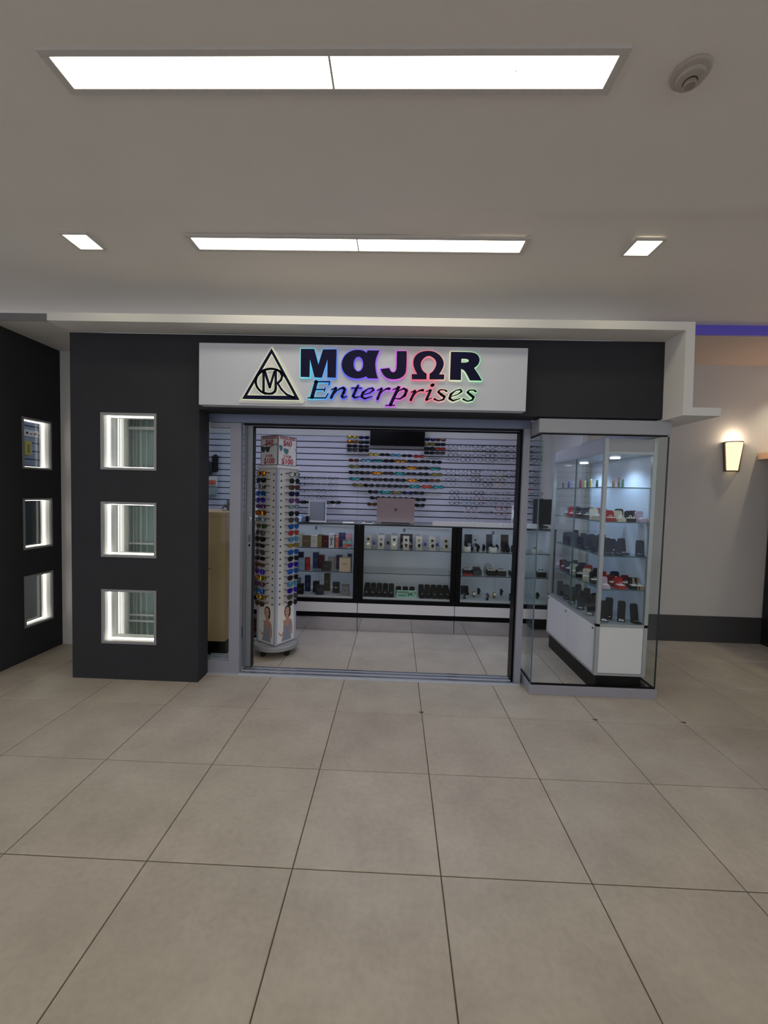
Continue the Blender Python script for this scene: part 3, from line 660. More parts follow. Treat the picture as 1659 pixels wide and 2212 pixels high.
#SECTION4
# ================================================================== SMALL GOODS: builders
def carton(x0, x1, y, z, ztop, rgb, label, dep=.06, band=None, group=None, cat='box', mark=None):
    """perfume carton: body, lid seam, printed mark"""
    r = thing('perfume_box', label, cat, ((x0+x1)/2, y+dep/2, z), group=group)
    h = ztop-z
    B(x0, x1, y, y+dep, z, ztop-.012).build('body', colmat(rgb), r, bevel=.0015)
    B(x0-.0008, x1+.0008, y-.0008, y+dep+.0008, ztop-.012, ztop).build('lid', colmat(tuple(int(v*.9) for v in rgb)), r, bevel=.001)
    xm = (x0+x1)/2; w_ = x1-x0
    c = mark or tuple(min(255, int(v+70)) if sum(rgb) < 330 else int(v*.55) for v in rgb)
    if band: B(x0-.0005, x1+.0005, y-.0006, y+.002, z+h*band[0], z+h*band[1]).build('band', colmat(band[2]), r)
    pm = MB(); pm.box(xm-w_*.25, xm+w_*.25, y-.0012, y-.0004, z+h*.55, z+h*.58); pm.box(xm-w_*.18, xm+w_*.18, y-.0012, y-.0004, z+h*.48, z+h*.50)
    pm.build('print', colmat(c), r)
    return r
def tin(x, y, z, ztop, rad, rgb, label, rgb2):
    r = thing('perfume_tin', label, 'tin', (x, y, z))
    MB().lathe([(rad, 0), (rad, (ztop-z)*.93)], 20, (x, y, z)).build('body', colmat(rgb), r, smooth=True)
    MB().lathe([(rad+.001, (ztop-z)*.93), (rad+.001, ztop-z-.002), (rad-.004, ztop-z)], 20, (x, y, z)).build('lid', colmat(tuple(int(v*.8) for v in rgb)), r, smooth=True)
    MB().lathe([(rad+.0006, (ztop-z)*.3), (rad+.0006, (ztop-z)*.55)], 20, (x, y, z), cap=False).build('label', colmat(rgb2), r, smooth=True)
def rr(w_, h, r, n=4):
    out = []
    for cx, cz, a in ((w_/2-r, h-r, 0), (-w_/2+r, h-r, 90), (-w_/2, 0, None), (w_/2, 0, None)):
        if a is None: out.append((cx, cz))
        else: out += [(cx+r*math.cos(math.radians(a+90*i/n)), cz+r*math.sin(math.radians(a+90*i/n))) for i in range(n+1)]
    return out
def ring_box(x, y, z, rgb, label, group, rz=0., s=1., inner=(225, 220, 214), gem=(235, 235, 240)):
    r = thing('ring_box', label, 'ring box', (x, y, z), rz, group)
    part('base', cached(('rb', s), lambda: MB().prism(rr(.056*s, .026*s, .006*s), -.028*s, .028*s).mesh('base')), r, colmat(rgb, .6))
    part('lid', cached(('rl', s), lambda: MB().prism(rr(.056*s, .056*s, .014*s), -.007*s, .007*s).mesh('lid')), r, colmat(rgb, .6), (0, .026*s, .022*s), (-.22, 0, 0))
    part('cushion', cached(('rc', s), lambda: B(-.022*s, .022*s, -.022*s, .018*s, .026*s, .031*s).mesh('cushion')), r, colmat(inner, .7))
    part('ring', cached(('rg', s), lambda: MB().tube([(.009*s*math.cos(a*.7854), 0, .036*s+.009*s*math.sin(a*.7854)) for a in range(8)], .0022*s, 5, True).mesh('ring')), r, colmat(gem, .2, .9))
    return r
def jewel_stand(x, y, z, rgb, label, group, h=.11, w_=.056, rz=0., card=False):
    r = thing('earring_stand', label, 'jewellery stand', (x, y, z), rz, group)
    part('backboard', cached(('js', h, w_), lambda: MB().prism(rr(w_, h, .016), -.006, .006).mesh('backboard')), r, colmat(rgb, .6), (0, .012, .006), (-.2, 0, 0))
    part('foot', cached(('jf', w_), lambda: B(-w_/2, w_/2, -.038, .026, 0, .010).mesh('foot')), r, colmat(rgb, .6))
    part('earring', cached('je', lambda: MB().lathe([(.003, 0), (.005, .004), (.003, .008)], 8, (.008, -.012, .012)).lathe([(.003, 0), (.005, .004), (.003, .008)], 8, (-.008, -.012, .012)).mesh('earring')), r, colmat((230, 232, 238), .15, .9))
    if card: part('price_card', cached('jc', lambda: B(-.020, .020, -.046, -.016, .0105, .0125).mesh('price_card')), r, M_PAPER)
    return r
def wrist_watch(x, y, z, strap, case, label, group, h=.06, rz=0., metal=0.):
    r = thing('wrist_watch', label, 'watch', (x, y, z), rz, group)
    def _band():
        mb = MB()
        N = 14
        for i in range(N):
            a, b = 6.2832*i/N, 6.2832*(i+1)/N
            p = lambda t, k: (k*.024*math.sin(t), h*.5+k*h*.5*math.cos(t))
            (y0, z0), (y1, z1), (y2, z2), (y3, z3) = p(a, 1), p(b, 1), p(b, .9), p(a, .9)
            mb.add([(-.010, y0, z0), (-.010, y1, z1), (-.010, y2, z2), (-.010, y3, z3), (.010, y0, z0), (.010, y1, z1), (.010, y2, z2), (.010, y3, z3)],
                   [(0, 1, 5, 4), (2, 3, 7, 6), (0, 3, 2, 1), (4, 5, 6, 7)])
        return mb.mesh('strap')
    part('strap', cached(('wb', h), _band), r, colmat(strap, .4, metal), (0, 0, .004))
    part('case', cached('wc', lambda: MB().lathe([(.019, 0), (.019, .007), (.016, .009)], 18, M=Matrix.Rotation(math.pi/2, 4, 'X')).mesh('case')), r, colmat(case, .2, .9), (0, -.020, h*.62+.004), (-.35, 0, 0))
    part('dial', cached('wd', lambda: MB().lathe([(.0145, .0), (.0145, .0015)], 18, M=Matrix.Rotation(math.pi/2, 4, 'X')).mesh('dial')), r, colmat((30, 32, 38) if sum(strap) < 300 else (225, 225, 220), .25), (0, -.0288, h*.62+.0072), (-.35, 0, 0))
    part('stand', cached('ws', lambda: B(-.014, .014, -.020, .020, 0, .004).mesh('stand')), r, M_SHELF)
    return r
def watch_box(x, y, z, w_, h, rgb, label, group, emblem=None, cushion=(222, 218, 202), dial=(40, 40, 46), dep=.06):
    """open gift box: upright lid behind a cushion with a watch"""
    r = thing('watch_box', label, 'watch box', (x, y, z), 0, group)
    q = (round(w_, 3), round(h, 3), dep)
    part('base', cached(('wbb',)+q, lambda: B(-w_/2, w_/2, 0, dep, 0, h*.22).mesh('base')), r, colmat(rgb))
    ld_ = part('lid', cached(('wbl',)+q, lambda: B(-w_/2, w_/2, -.008, .008, 0, h*.8).mesh('lid')), r, colmat(rgb), (0, dep, h*.2), (-.08, 0, 0))
    if emblem: part('emblem', cached(('wbe',)+q, lambda: B(-w_*.19, w_*.19, -.0098, -.0082, h*.40, h*.40+w_*.38).mesh('emblem')), ld_, colmat(emblem))
    if cushion:
        part('cushion', cached(('wbc',)+q, lambda: MB().prism(rr(w_*.84, h*.24, w_*.2), .012, dep-.014).mesh('cushion')), r, colmat(cushion, .7), (0, 0, h*.2))
        part('strap', cached(('wbs',)+q, lambda: B(-w_*.16, w_*.16, .006, .014, h*.20, h*.46).mesh('strap')), r, colmat(dial, .4))
        part('dial', cached(('wbd',)+q, lambda: MB().lathe([(w_*.24, 0), (w_*.24, .006), (w_*.2, .008)], 16, M=Matrix.Rotation(math.pi/2, 4, 'X')).mesh('dial')), r, colmat(dial, .25, .4), (0, .008, h*.36), (-.3, 0, 0))
    return r

# ================================================================== EYEWEAR
def lens_outline(style, s, n=16):
    cx = s*.034; out = []
    for i in range(n):
        a = 6.28318*i/n; c, q = math.cos(a), math.sin(a)
        if style == 'wrap':
            x = .0300*math.copysign(abs(c)**.8, c); z = .0165*math.copysign(abs(q)**.8, q); z += .004*(x*s/.03) if q > 0 else -.001
        elif style == 'aviator':
            x = .0275*math.copysign(abs(c)**.85, c); z = (.0200 if q > 0 else .0250)*math.copysign(abs(q)**.9, q); x += s*.005*(-q if q < 0 else 0)
        elif style == 'round': x = .0250*c; z = .0240*q
        elif style == 'rect':
            x = .0270*math.copysign(abs(c)**.55, c); z = .0150*math.copysign(abs(q)**.55, q)
        else:                                   # keyhole / wayfarer
            x = .0280*math.copysign(abs(c)**.65, c); z = .0200*math.copysign(abs(q)**.65, q); x *= 1+.10*(z/.02)
        out.append((cx+x, z))
    return out
def yc(x, wrap): return wrap*x*x
def eyewear_meshes(style, thick, tl=.108):
    wrap = 4.2 if style == 'wrap' else 1.6
    fr_ = MB(); lens = []
    for s in (-1, 1):
        ol = lens_outline(style, s); n = len(ol); cx = s*.034
        k = thick
        outer = []
        for (x, z) in ol:
            d = math.hypot(x-cx, z); outer.append((cx+(x-cx)*(1+k/d), z*(1+k/d)))
        V = [(x, yc(x, wrap)-.0018, z) for x, z in ol]+[(x, yc(x, wrap)-.0018, z) for x, z in outer]+[(x, yc(x, wrap)+.0022, z) for x, z in outer]+[(x, yc(x, wrap)+.0022, z) for x, z in ol]
        fs = []
        for i in range(n):
            j = (i+1) % n
            for a in range(4):
                b = (a+1) % 4; fs.append((a*n+i, a*n+j, b*n+j, b*n+i))
        fr_.add(V, fs)
        L = MB(); L.add([(cx, yc(cx, wrap)-.0022, 0)]+[(x, yc(x, wrap)+.0002, z) for x, z in ol], [(0, 1+(i+1) % n, 1+i) for i in range(n)])
        me = L.mesh('lens')
        for p in me.polygons: p.use_smooth = True
        lens.append(me)
    zb = .006 if style != 'wrap' else .009
    fr_.box(-.0085, .0085, -.0012, .0018, zb-.0016-thick*.3, zb+.0016+thick*.3)
    if style == 'aviator': fr_.box(-.013, .013, -.0010, .0010, .0155, .0175)
    xe = .0655 if style != 'round' else .061
    for s in (-1, 1): fr_.box(s*xe-.003, s*xe+.003, yc(xe, wrap)-.003, yc(xe, wrap)+.003, .005, .012)
    tm_ = []
    for s in (-1, 1):
        y0 = yc(xe, wrap)+.001; hh_ = .0018+thick*.5
        t = MB(); t.add([(s*xe-.001, y0, .0085-hh_), (s*xe+.001, y0, .0085-hh_), (s*xe+.001, y0, .0085+hh_), (s*xe-.001, y0, .0085+hh_),
                         (s*(xe-.004)-.001, tl, .0085-hh_), (s*(xe-.004)+.001, tl, .0085-hh_), (s*(xe-.004)+.001, tl, .0085+hh_), (s*(xe-.004)-.001, tl, .0085+hh_)],
                        [(0, 1, 5, 4), (1, 2, 6, 5), (2, 3, 7, 6), (3, 0, 4, 7), (0, 3, 2, 1), (4, 5, 6, 7)])
        tm_.append(t.mesh('temple'))
    return fr_.mesh('frame'), lens, tm_
M_CLEARL = glass('demo_lens', (.97, .975, .98), 1.2)
def eyewear(name, style, thick, mf, ml, label, cat, loc, rz=0., group=None, rx=0., tl=.108):
    f_, l_, t_ = cached(('eye', style, thick, tl), lambda: eyewear_meshes(style, thick, tl))
    r = thing(name, label, cat, loc, rz, group); r.rotation_euler[0] = rx
    part('frame', f_, r, mf)
    for q in (0, 1): part('lens', l_[q], r, ml); part('temple', t_[q], r, mf)
    return r
LENS = {'black': ((12, 12, 16), .2, .0), 'amber': ((214, 132, 30), .12, .85), 'gold': ((226, 186, 70), .12, .9), 'yellow': ((196, 178, 70), .15, .4), 'blue': ((40, 110, 205), .12, .7),
        'sky': ((104, 178, 220), .12, .7), 'teal': ((36, 140, 140), .12, .7), 'violet': ((62, 40, 190), .12, .7), 'red': ((190, 66, 48), .12, .5), 'brown': ((82, 48, 30), .15, .2),
        'olive': ((120, 112, 48), .15, .4), 'navy': ((26, 32, 76), .12, .4), 'green': ((70, 96, 50), .12, .6), 'silver': ((214, 214, 196), .08, .95), 'smoke': ((70, 66, 68), .15, .2),
        'plum': ((104, 60, 110), .15, .4), 'aqua': ((130, 160, 166), .12, .3)}
LN = {'black': 'black', 'amber': 'amber mirrored', 'gold': 'gold mirrored', 'yellow': 'yellow', 'blue': 'blue mirrored', 'sky': 'sky blue mirrored', 'teal': 'teal mirrored', 'violet': 'violet mirrored',
      'red': 'red mirrored', 'brown': 'dark brown', 'olive': 'olive', 'navy': 'navy', 'green': 'green', 'silver': 'silver mirrored', 'smoke': 'smoke grey', 'plum': 'plum', 'aqua': 'pale aqua'}
def lm(k): c, r, q = LENS[k]; return mat('lens_'+k, c, r, q, spec=.4)
FRB = mat('frame_black', (10, 10, 12), .35, spec=.2); FRT = mat('frame_tortoise', (70, 46, 34), .35); FRM = mat('frame_metal', (86, 86, 94), .35, .3)
FRC = mat('frame_crystal', (140, 140, 152), .3, var=.1); FRR = mat('frame_red', (120, 30, 44), .3); FRG = mat('frame_gold', (190, 160, 90), .25, .9)
FRS = mat('frame_light_blue', (140, 190, 214), .3); FRD = mat('frame_dark_metal', (30, 30, 40), .4, spec=.3); FRP = mat('frame_rose', (190, 150, 150), .3)

# sunglasses on the slat wall, read off row by row (pixel positions measured on the plane of the frames)
YE = YB-.113
def C3(x, y): return ony(730+x/3.607, 890+y/3.607, YE)
def C1(x, y): return ony(430+x/4.1475, 880+y/4.1475, YE)
def wall_sun(x, y, col, rowtext, f=C3, nth=None):
    p = f(x, y); st = 'wrap' if (int(x)+int(y)) % 3 else 'rect'
    fm = FRT if col in ('brown',) else FRB
    eyewear('sunglasses', st, .0052, fm, lm(col), f'{LN[col]} {"wraparound" if st == "wrap" else "rectangular"} sunglasses {rowtext}'+(f', {NTH[nth]} from the spinner rack' if nth is not None else ''), 'sunglasses', p, 0, f'sunglasses {rowtext}')
sideA = [((112, 193, 'yellow'), (203, 198, 'navy')), ((112, 232, 'amber'), (203, 236, 'black')), ((110, 264, 'black'), (200, 268, 'black')), ((110, 298, 'smoke'), (200, 299, 'black'))]
sideB = [((718, 215, 'navy'), (802, 218, 'brown')), ((715, 250, 'olive'), (800, 252, 'black')), ((712, 283, 'black'), (799, 287, 'red')), ((712, 318, 'black'), (797, 319, 'smoke'))]
for q in range(4):
    for a in sideA[q]: wall_sun(*a, f'in {ORD[q]} row beside television towards the spinner')
    for a in sideB[q]: wall_sun(*a, f'in {ORD[q]} row between television and eyeglass frames')
R = [[(278, 331, 'yellow'), (366, 333, 'black'), (450, 337, 'sky'), (538, 341, 'black'), (632, 345, 'red')],
     [(123, 376, 'brown'), (217, 377, 'sky'), (307, 380, 'teal'), (397, 381, 'black'), (487, 383, 'amber'), (581, 385, 'black'), (681, 387, 'black'), (769, 391, 'black')],
     [(128, 425, 'olive'), (213, 426, 'black'), (302, 429, 'black'), (390, 430, 'black'), (484, 433, 'black'), (577, 436, 'amber'), (665, 439, 'black'), (760, 443, 'teal')],
     [(123, 470, 'black'), (210, 473, 'black'), (300, 475, 'amber'), (393, 477, 'black'), (482, 480, 'teal'), (571, 482, 'black'), (667, 484, 'black'), (771, 487, 'olive')],
     [(130, 521, 'teal'), (215, 523, 'black'), (310, 527, 'black'), (395, 528, 'black'), (487, 531, 'black'), (580, 532, 'amber'), (670, 534, 'black'), (757, 535, 'brown')],
     [(153, 568, 'olive'), (240, 571, 'black'), (333, 573, 'black'), (425, 576, 'black'), (510, 579, 'black'), (597, 580, 'teal'), (695, 581, 'red'), (783, 584, 'teal')],
     [(274, 621, 'black'), (367, 625, 'teal'), (457, 627, 'olive'), (545, 630, 'navy'), (633, 631, 'black')],
     [(290, 669, 'black'), (375, 671, 'black'), (465, 674, 'black'), (555, 677, 'navy'), (645, 682, 'black')],
     [(267, 718, 'brown'), (637, 727, 'black')]]
for q, row in enumerate(R):
    for n_, a in enumerate(row): wall_sun(*a, f'on {ORD[q]} rail below the television', nth=n_)
for n_, (x, y, c) in enumerate(((903, 848, 'black'), (968, 849, 'black'), (1128, 851, 'smoke'), (1220, 852, 'black'))): wall_sun(x, y, c, 'on lowest rail above the framed mirror', C1, n_)
g = [o for o in bpy.data.objects if o.type == 'EMPTY' and o.name.startswith('sunglasses')][-1]
part('price_tag', B(-.016, .016, -.002, 0, -.058, -.026, M=Matrix.Rotation(.5, 4, 'Y')).mesh('price_tag'), g, M_PAPER)

# eyeglass frames
FN = {'b': ('black', FRB, .0050), 'd': ('dark metal', FRD, .0032), 'm': ('silver metal', FRM, .0030), 't': ('tortoiseshell', FRT, .0046), 'c': ('clear crystal', FRC, .0036), 'r': ('dark red', FRR, .0048), 'g': ('gold', FRG, .0034), 'p': ('rose', FRP, .003), 's': ('pale blue', FRS, .003)}
EST = ['round', 'way', 'rect']; ENAME = {'round': 'round', 'way': 'square', 'rect': 'slim rectangular'}
def wall_eye(x, y, k, rowtext, f=C3, st=None, nth=None):
    p = f(x, y); st = st or EST[(int(x*.7)+int(y)) % 3]; nm, mf, th_ = FN[k]
    eyewear('eyeglasses', st, th_, mf, M_CLEARL, f'{nm} {ENAME[st]} eyeglasses {rowtext}'+(f', {NTH[nth]} from {"television" if f is C3 else "spinner"}' if nth is not None else ''), 'eyeglasses', p, 0, f'eyeglasses {rowtext}')
for q, (y, ks) in enumerate(((632, 'bbtb'), (686, 'bdcd'), (743, 'bdbd'), (798, ' dbd'))):
    for n_, (x, k) in enumerate(zip((903, 984, 1093, 1202), ks)):
        if k != ' ': wall_eye(x, y+(x-900)*.02, k, f'in {ORD[q]} row above the framed mirror', C1, 'rect' if q != 1 else None, n_)
cols = (900, 996, 1092, 1187, 1280, 1371, 1463, 1552)
blocks = [('upper', [(267, 'ddbddddd'), (300, 'dgtbddtd'), (336, 'bddbmddd'), (371, 'dbddmmdd')]),
          ('middle', [(461, 'dmbcdmdd'), (491, 'ddtcgbdd'), (525, 'dcbdtcdd'), (563, 'mcmbgcdd')]),
          ('lower', [(628, 'bdbcmddd'), (670, 'bdrdddmd'), (711, 'bdbmcddd')])]
for bn, rows in blocks:
    for q, (y, ks) in enumerate(rows):
        for ci, k in enumerate(ks):
            wall_eye(cols[ci]-(18 if bn == 'middle' else 0)+(8 if bn == 'lower' else 0), y+(cols[ci]-900)*.018, k, f'in {ORD[q]} row of {bn} optical block', nth=ci)

# ================================================================== TELEVISION
tv = thing('television', 'black flat television hung at the top of the slat wall', 'television', (0, 5.42, 2.13))
B(-.352, .362, 5.40, 5.44, 2.145, 2.565).build('cabinet', M_BLACK, tv, bevel=.004)
B(-.342, .352, 5.398, 5.40, 2.158, 2.556).build('screen', mat('tv_screen', (14, 11, 12), .3, spec=.1), tv)
B(-.15, .15, 5.44, YB-.004, 2.25, 2.45).build('wall_mount', M_BLACK, tv)
B(-.01, .02, 5.4, 5.41, 2.138, 2.146).build('sensor', M_INK, tv)
MB().tube([(-.352, 5.44, 2.55), (-.375, 5.46, 2.50), (-.372, 5.47, 2.42), (-.36, 5.45, 2.36)], .003, 5).build('cable', M_RUB, tv)

# ================================================================== COUNTERS
CY0, CY1, CZ = 4.45, 4.95, 1.185
US = [(-2.50, -1.452), (-1.447, -.387), (-.382, .674), (.679, 1.735)]
UL = ['glass display counter holding white cartons behind the spinner rack', 'glass display counter holding perfume boxes', 'glass display counter holding white watch boxes and black ring boxes', 'glass display counter holding wrist watches']
M_STRIP = emit('counter_strip', (226, 236, 255), E_CASE)
M_CIN = mat('counter_lining', (204, 208, 212), .5, var=.02)
SH1, SH2, DK = .905, .642, .375
for k, (x0, x1) in enumerate(US):
    r = thing('display_counter', UL[k], 'display counter', ((x0+x1)/2, (CY0+CY1)/2, 0), group='glass display counters')
    st = .052
    B(x0, x0+st, CY0, CY0+.03, .355, CZ-.008).build('stile', M_BLACK, r); B(x1-st, x1, CY0, CY0+.03, .355, CZ-.008).build('stile', M_BLACK, r)
    B(x0, x1, CY0, CY0+.03, .312, .355).build('bottom_rail', M_BLACK, r)
    B(x0+st, x1-st, CY0, CY0+.012, CZ-.016, CZ-.008).build('top_rail', M_BLACK, r)
    B(x0+.001, x1-.001, CY0-.002, CY0+.03, .205, .312).build('white_panel', M_PANEL, r)
    B(x0, x1, CY0+.004, CY0+.03, .150, .205).build('black_band', M_BLACK, r)
    B(x0+.001, x1-.001, CY0+.010, CY0+.02, .002, .150).build('kick_plate', M_KICK, r)
    B(x0+.003, x0+.012, CY0+.03, CY1, 0, CZ-.008).build('side_panel', M_CIN, r); B(x1-.012, x1-.003, CY0+.03, CY1, 0, CZ-.008).build('side_panel', M_CIN, r)
    B(x0+.012, x1-.012, CY0+.03, CY1, .355, DK).build('deck', M_CIN, r)
    xm = (x0+x1)/2
    for a, b, d in ((x0+.012, xm+.01, 0), (xm-.01, x1-.012, .010)):
        dd = B(a, b, CY1-.02+d, CY1-.012+d, DK, CZ-.012).build('sliding_back', M_CIN, r)
        B((b-.055) if d == 0 else (a+.02), (b-.025) if d == 0 else (a+.05), CY1-.022+d, CY1-.020+d, CZ-.12, CZ-.08).build('finger_pull', mat('grey_pull', (110, 114, 120), .5), dd) if d == 0 else None
    B(x0+.012, x1-.012, CY1-.028, CY1-.020, CZ-.055, CZ-.045).build('back_rail', M_ALU, r)
    B(x0+st, x1-st, CY0+.012, CY0+.016, .355, CZ-.016).build('front_pane', M_GLASS, r)
    B(x0+.001, x1-.001, CY0-.002, CY1+.01, CZ-.008, CZ).build('glass_top', M_SHELF, r)
    B(x0+.001, x1-.001, CY0-.0035, CY0-.002, CZ-.008, CZ).build('top_edge', mat('counter_top_edge', (40, 48, 52), .2), r)
    for z in (SH1, SH2):
        s_ = B(x0+.014, x1-.014, CY0+.05, CY1-.05, z-.007, z).build('shelf', M_SHELF, r)
        B(x0+.014, x1-.014, CY0+.0485, CY0+.050, z-.007, z).build('shelf_edge', mat('dark_glass_edge', (38, 46, 50), .2), s_)
    B(x0+st, x1-st, CY0+.022, CY0+.034, CZ-.030, CZ-.018).build('light_housing', M_ALU, r)
    B(x0+st, x1-st, CY0+.034, CY0+.040, CZ-.030, CZ-.019).build('light_strip', M_STRIP, r)

# ---- counter with perfume boxes
def Q1(x, y, Y): return ony(640+x/12.76, 1130+y/12.76, Y)
def box1(x0, x1, yt, Y, z, rgb, label, **k):
    a, b = Q1(x0, yt, Y), Q1(x1, yt, Y); carton(a.x+.0008, b.x-.0008, Y, z, max(a.z, z+.04), rgb, label, **k)
PF = 4.525; PBK = 4.66
s = ' on upper shelf of the perfume counter'
box1(60, 163, 290, PBK, SH1, (196, 190, 172), 'cream perfume box'+s); box1(166, 384, 340, PF, SH1, (112, 96, 76), 'brown and gold perfume box'+s)
box1(395, 586, 345, PF, SH1, (206, 204, 196), 'white perfume box with square emblem'+s); box1(592, 708, 320, PF, SH1, (132, 116, 70), 'olive gold narrow perfume box'+s)
box1(712, 893, 340, PF, SH1, (70, 26, 44), 'maroon perfume box'+s)
yb = carton(*[Q1(v, 300, PF).x for v in (897, 1070)], PF, SH1, Q1(980, 300, PF).z, (222, 222, 230), 'white perfume box with black brushed script'+s)
a_, b_ = Q1(905, 320, PF), Q1(1045, 640, PF)
for pts in ([(.3, .95), (.4, .55), (.6, .1)], [(.8, .95), (.45, .5), (.3, .05)], [(.1, .62), (.5, .68), (.9, .60)], [(.35, .4), (.6, .3), (.45, .12)]):
    MB().stroke([(a_.x+(b_.x-a_.x)*u, b_.z+(a_.z-b_.z)*v) for u, v in pts], .005, PF-.003, PF-.0013).build('script', M_INK, yb)
B(*[Q1(v, 300, PF).x for v in (1052, 1071)], PF-.002, PF+.01, SH1, Q1(980, 300, PF).z).build('side_stripe', M_INK, yb)
box1(1077, 1164, 335, PF, SH1, (206, 120, 108), 'salmon narrow perfume box'+s, band=(.85, 1, (226, 220, 216)))
box1(1167, 1350, 270, PBK-.03, SH1, (46, 60, 110), 'tall navy perfume box'+s); box1(1372, 1528, 300, PBK-.03, SH1, (214, 160, 172), 'pink perfume box'+s)
box1(1277, 1395, 470, PF, SH1, (196, 120, 112), 'small red and turquoise floral box'+s, band=(.55, .95, (140, 196, 200)))
box1(1400, 1530, 465, PF, SH1, (150, 200, 204), 'small turquoise box with red feather'+s, band=(.2, .5, (190, 70, 84)))
s = ' on middle shelf of the perfume counter'
box1(52, 185, 805, PBK, SH2, (34, 32, 58), 'dark navy perfume box'+s); box1(62, 233, 970, PF, SH2, (146, 176, 204), 'light blue perfume box'+s)
p = Q1(315, 940, PF+.03); tin(p.x, PF+.03, SH2, p.z, .029, (178, 50, 42), 'red round perfume tin'+s, (140, 40, 36))
box1(457, 605, 815, PBK, SH2, (50, 62, 96), 'slate blue tall perfume box'+s); box1(612, 768, 885, PBK, SH2, (88, 40, 50), 'wine red perfume box'+s)
box1(692, 948, 1060, PF, SH2, (50, 48, 48), 'black square perfume box'+s); box1(870, 1062, 935, PBK, SH2, (156, 150, 152), 'pale grey perfume box'+s)
box1(1097, 1265, 890, PBK, SH2, (48, 36, 70), 'deep purple perfume box'+s); box1(1188, 1500, 950, PF, SH2, (206, 186, 160), 'wide beige perfume box'+s)
box1(1412, 1530, 855, PBK+.07, SH2, (56, 66, 86), 'blue grey perfume box'+s)
s = ' on base deck of the perfume counter'
box1(14, 190, 1680, PF-.02, DK, (36, 32, 30), 'black perfume box with gold print'+s, mark=(170, 140, 90)); box1(22, 105, 1520, PBK, DK, (120, 112, 106), 'small grey perfume box'+s)
p = Q1(320, 1440, 4.68); tin(p.x, 4.68, DK, p.z, .034, (36, 42, 84), 'navy round perfume tin'+s, (70, 60, 80))
box1(457, 625, 1610, 4.61, DK, (44, 40, 44), 'dark plum perfume box'+s, dep=.05); box1(527, 743, 1720, PF-.02, DK, (46, 44, 52), 'black perfume box with silver print'+s)
box1(768, 925, 1400, 4.70, DK, (70, 62, 44), 'tall olive perfume box'+s); box1(1002, 1188, 1640, 4.62, DK, (44, 40, 42), 'black perfume box with white monogram'+s, mark=(220, 220, 224))
box1(1237, 1450, 1715, PF-.02, DK, (126, 122, 124), 'grey perfume box'+s)
# white cartons in the counter behind the spinner
for z, x, h_, t_ in ((SH1, -1.60, .15, 'upper'), (DK, -1.60, .17, 'base')):
    carton(x-.02, x+.085, 4.54, z, z+h_, (212, 210, 200), f'white carton with round emblem on {t_} level behind the spinner')
carton(-1.66, -1.49, 4.54, SH2, SH2+.13, (206, 160, 150), 'pink perfume carton on middle shelf behind the spinner', band=(.5, .95, (226, 222, 220)))

# ---- counter with watch boxes and ring boxes
def Q2(x, y, Y): return ony(775+x/7.9, 1135+y/7.9, Y)
W2 = 'watch boxes in the middle counter'
for n_, (x, c) in enumerate(((165, (26, 26, 26)), (385, (128, 122, 112)), (607, (30, 30, 34)), (810, (30, 28, 30)), (1030, (130, 124, 110)), (1257, (28, 28, 28)), (1490, (28, 28, 28)))):
    t = Q2(x, 190, 4.58); watch_box(t.x, 4.52, SH1, .068, .150, (190, 186, 176), f'{NTH[n_]} open cream watch box with lid emblem counting from the perfume counter', W2, emblem=c, dial=random.choice([(40, 40, 48), (210, 208, 200), (60, 50, 40)]))
for n_, (x, yt) in enumerate(((268, 150), (388, 130), (505, 150), (612, 135), (1000, 148), (1132, 166), (1335, 180))):
    t = Q2(x, yt, 4.74); watch_box(t.x, 4.68, SH1, .066, t.z-SH1, (164, 164, 172), f'{NTH[n_]} grey watch box behind the cream row counting from the perfume counter', W2+' rear row', dial=random.choice([(60, 70, 140), (200, 200, 205), (40, 40, 44)]), cushion=(180, 178, 186))
t = Q2(815, 145, 4.74); watch_box(t.x, 4.68, SH1, .145, t.z-SH1, (52, 50, 54), 'large black gift box open behind the cream watch boxes', W2+' large', cushion=(176, 176, 182))
RG = 'black ring boxes on the base deck'
for blk, x0, n in ((0, 85, 5), (1, 1020, 5)):
    for c in range(n):
        x = Q2(x0+50+c*(104 if blk == 0 else 107), 1200, 4.60).x
        for rw in range(3):
            ring_box(x, 4.53+.075*rw, DK+.012*rw, (24, 24, 27), f'black ring box, {["front", "middle", "rear"][rw]} row, {NTH[(4-c) if blk == 0 else c]} from price card towards the {["perfume", "watch"][blk]} counter', RG, s=1.12, inner=(30, 30, 34))
B(-.33, -.03, 4.565, 4.765, DK, DK+.012).build('ring_step', M_BLACK); tag(bpy.data.objects['ring_step'], 'low black step under ring boxes near the perfume counter', 'display step')
B(.30, .62, 4.565, 4.765, DK, DK+.012).build('ring_step', M_BLACK); tag(bpy.data.objects['ring_step.001'], 'low black step under ring boxes near the watch counter', 'display step')
for x, wh in ((678, 'by the perfume-side rows'), (795, 'in the middle'), (910, 'by the watch-side rows')): ring_box(Q2(x, 1120, 4.66).x, 4.66, DK, (24, 24, 27), 'black ring box right behind the price card '+wh, 'ring boxes behind the card', s=1.1, inner=(30, 30, 34))
pc = thing('price_card', 'mint green price card for fashion rings', 'price card', (Q2(812, 1260, 4.49).x, 4.50, DK))
px0, px1 = Q2(640, 1210, 4.50).x, Q2(985, 1210, 4.50).x; pz1 = DK+.085; pz0 = DK+.004
B(px0, px1, 4.500, 4.504, pz0, pz1).build('card', mat('mint_card', (150, 206, 184), .5), pc)
B(px0+.02, px1-.02, 4.504, 4.52, DK, DK+.006).build('foot', M_PAPER, pc)
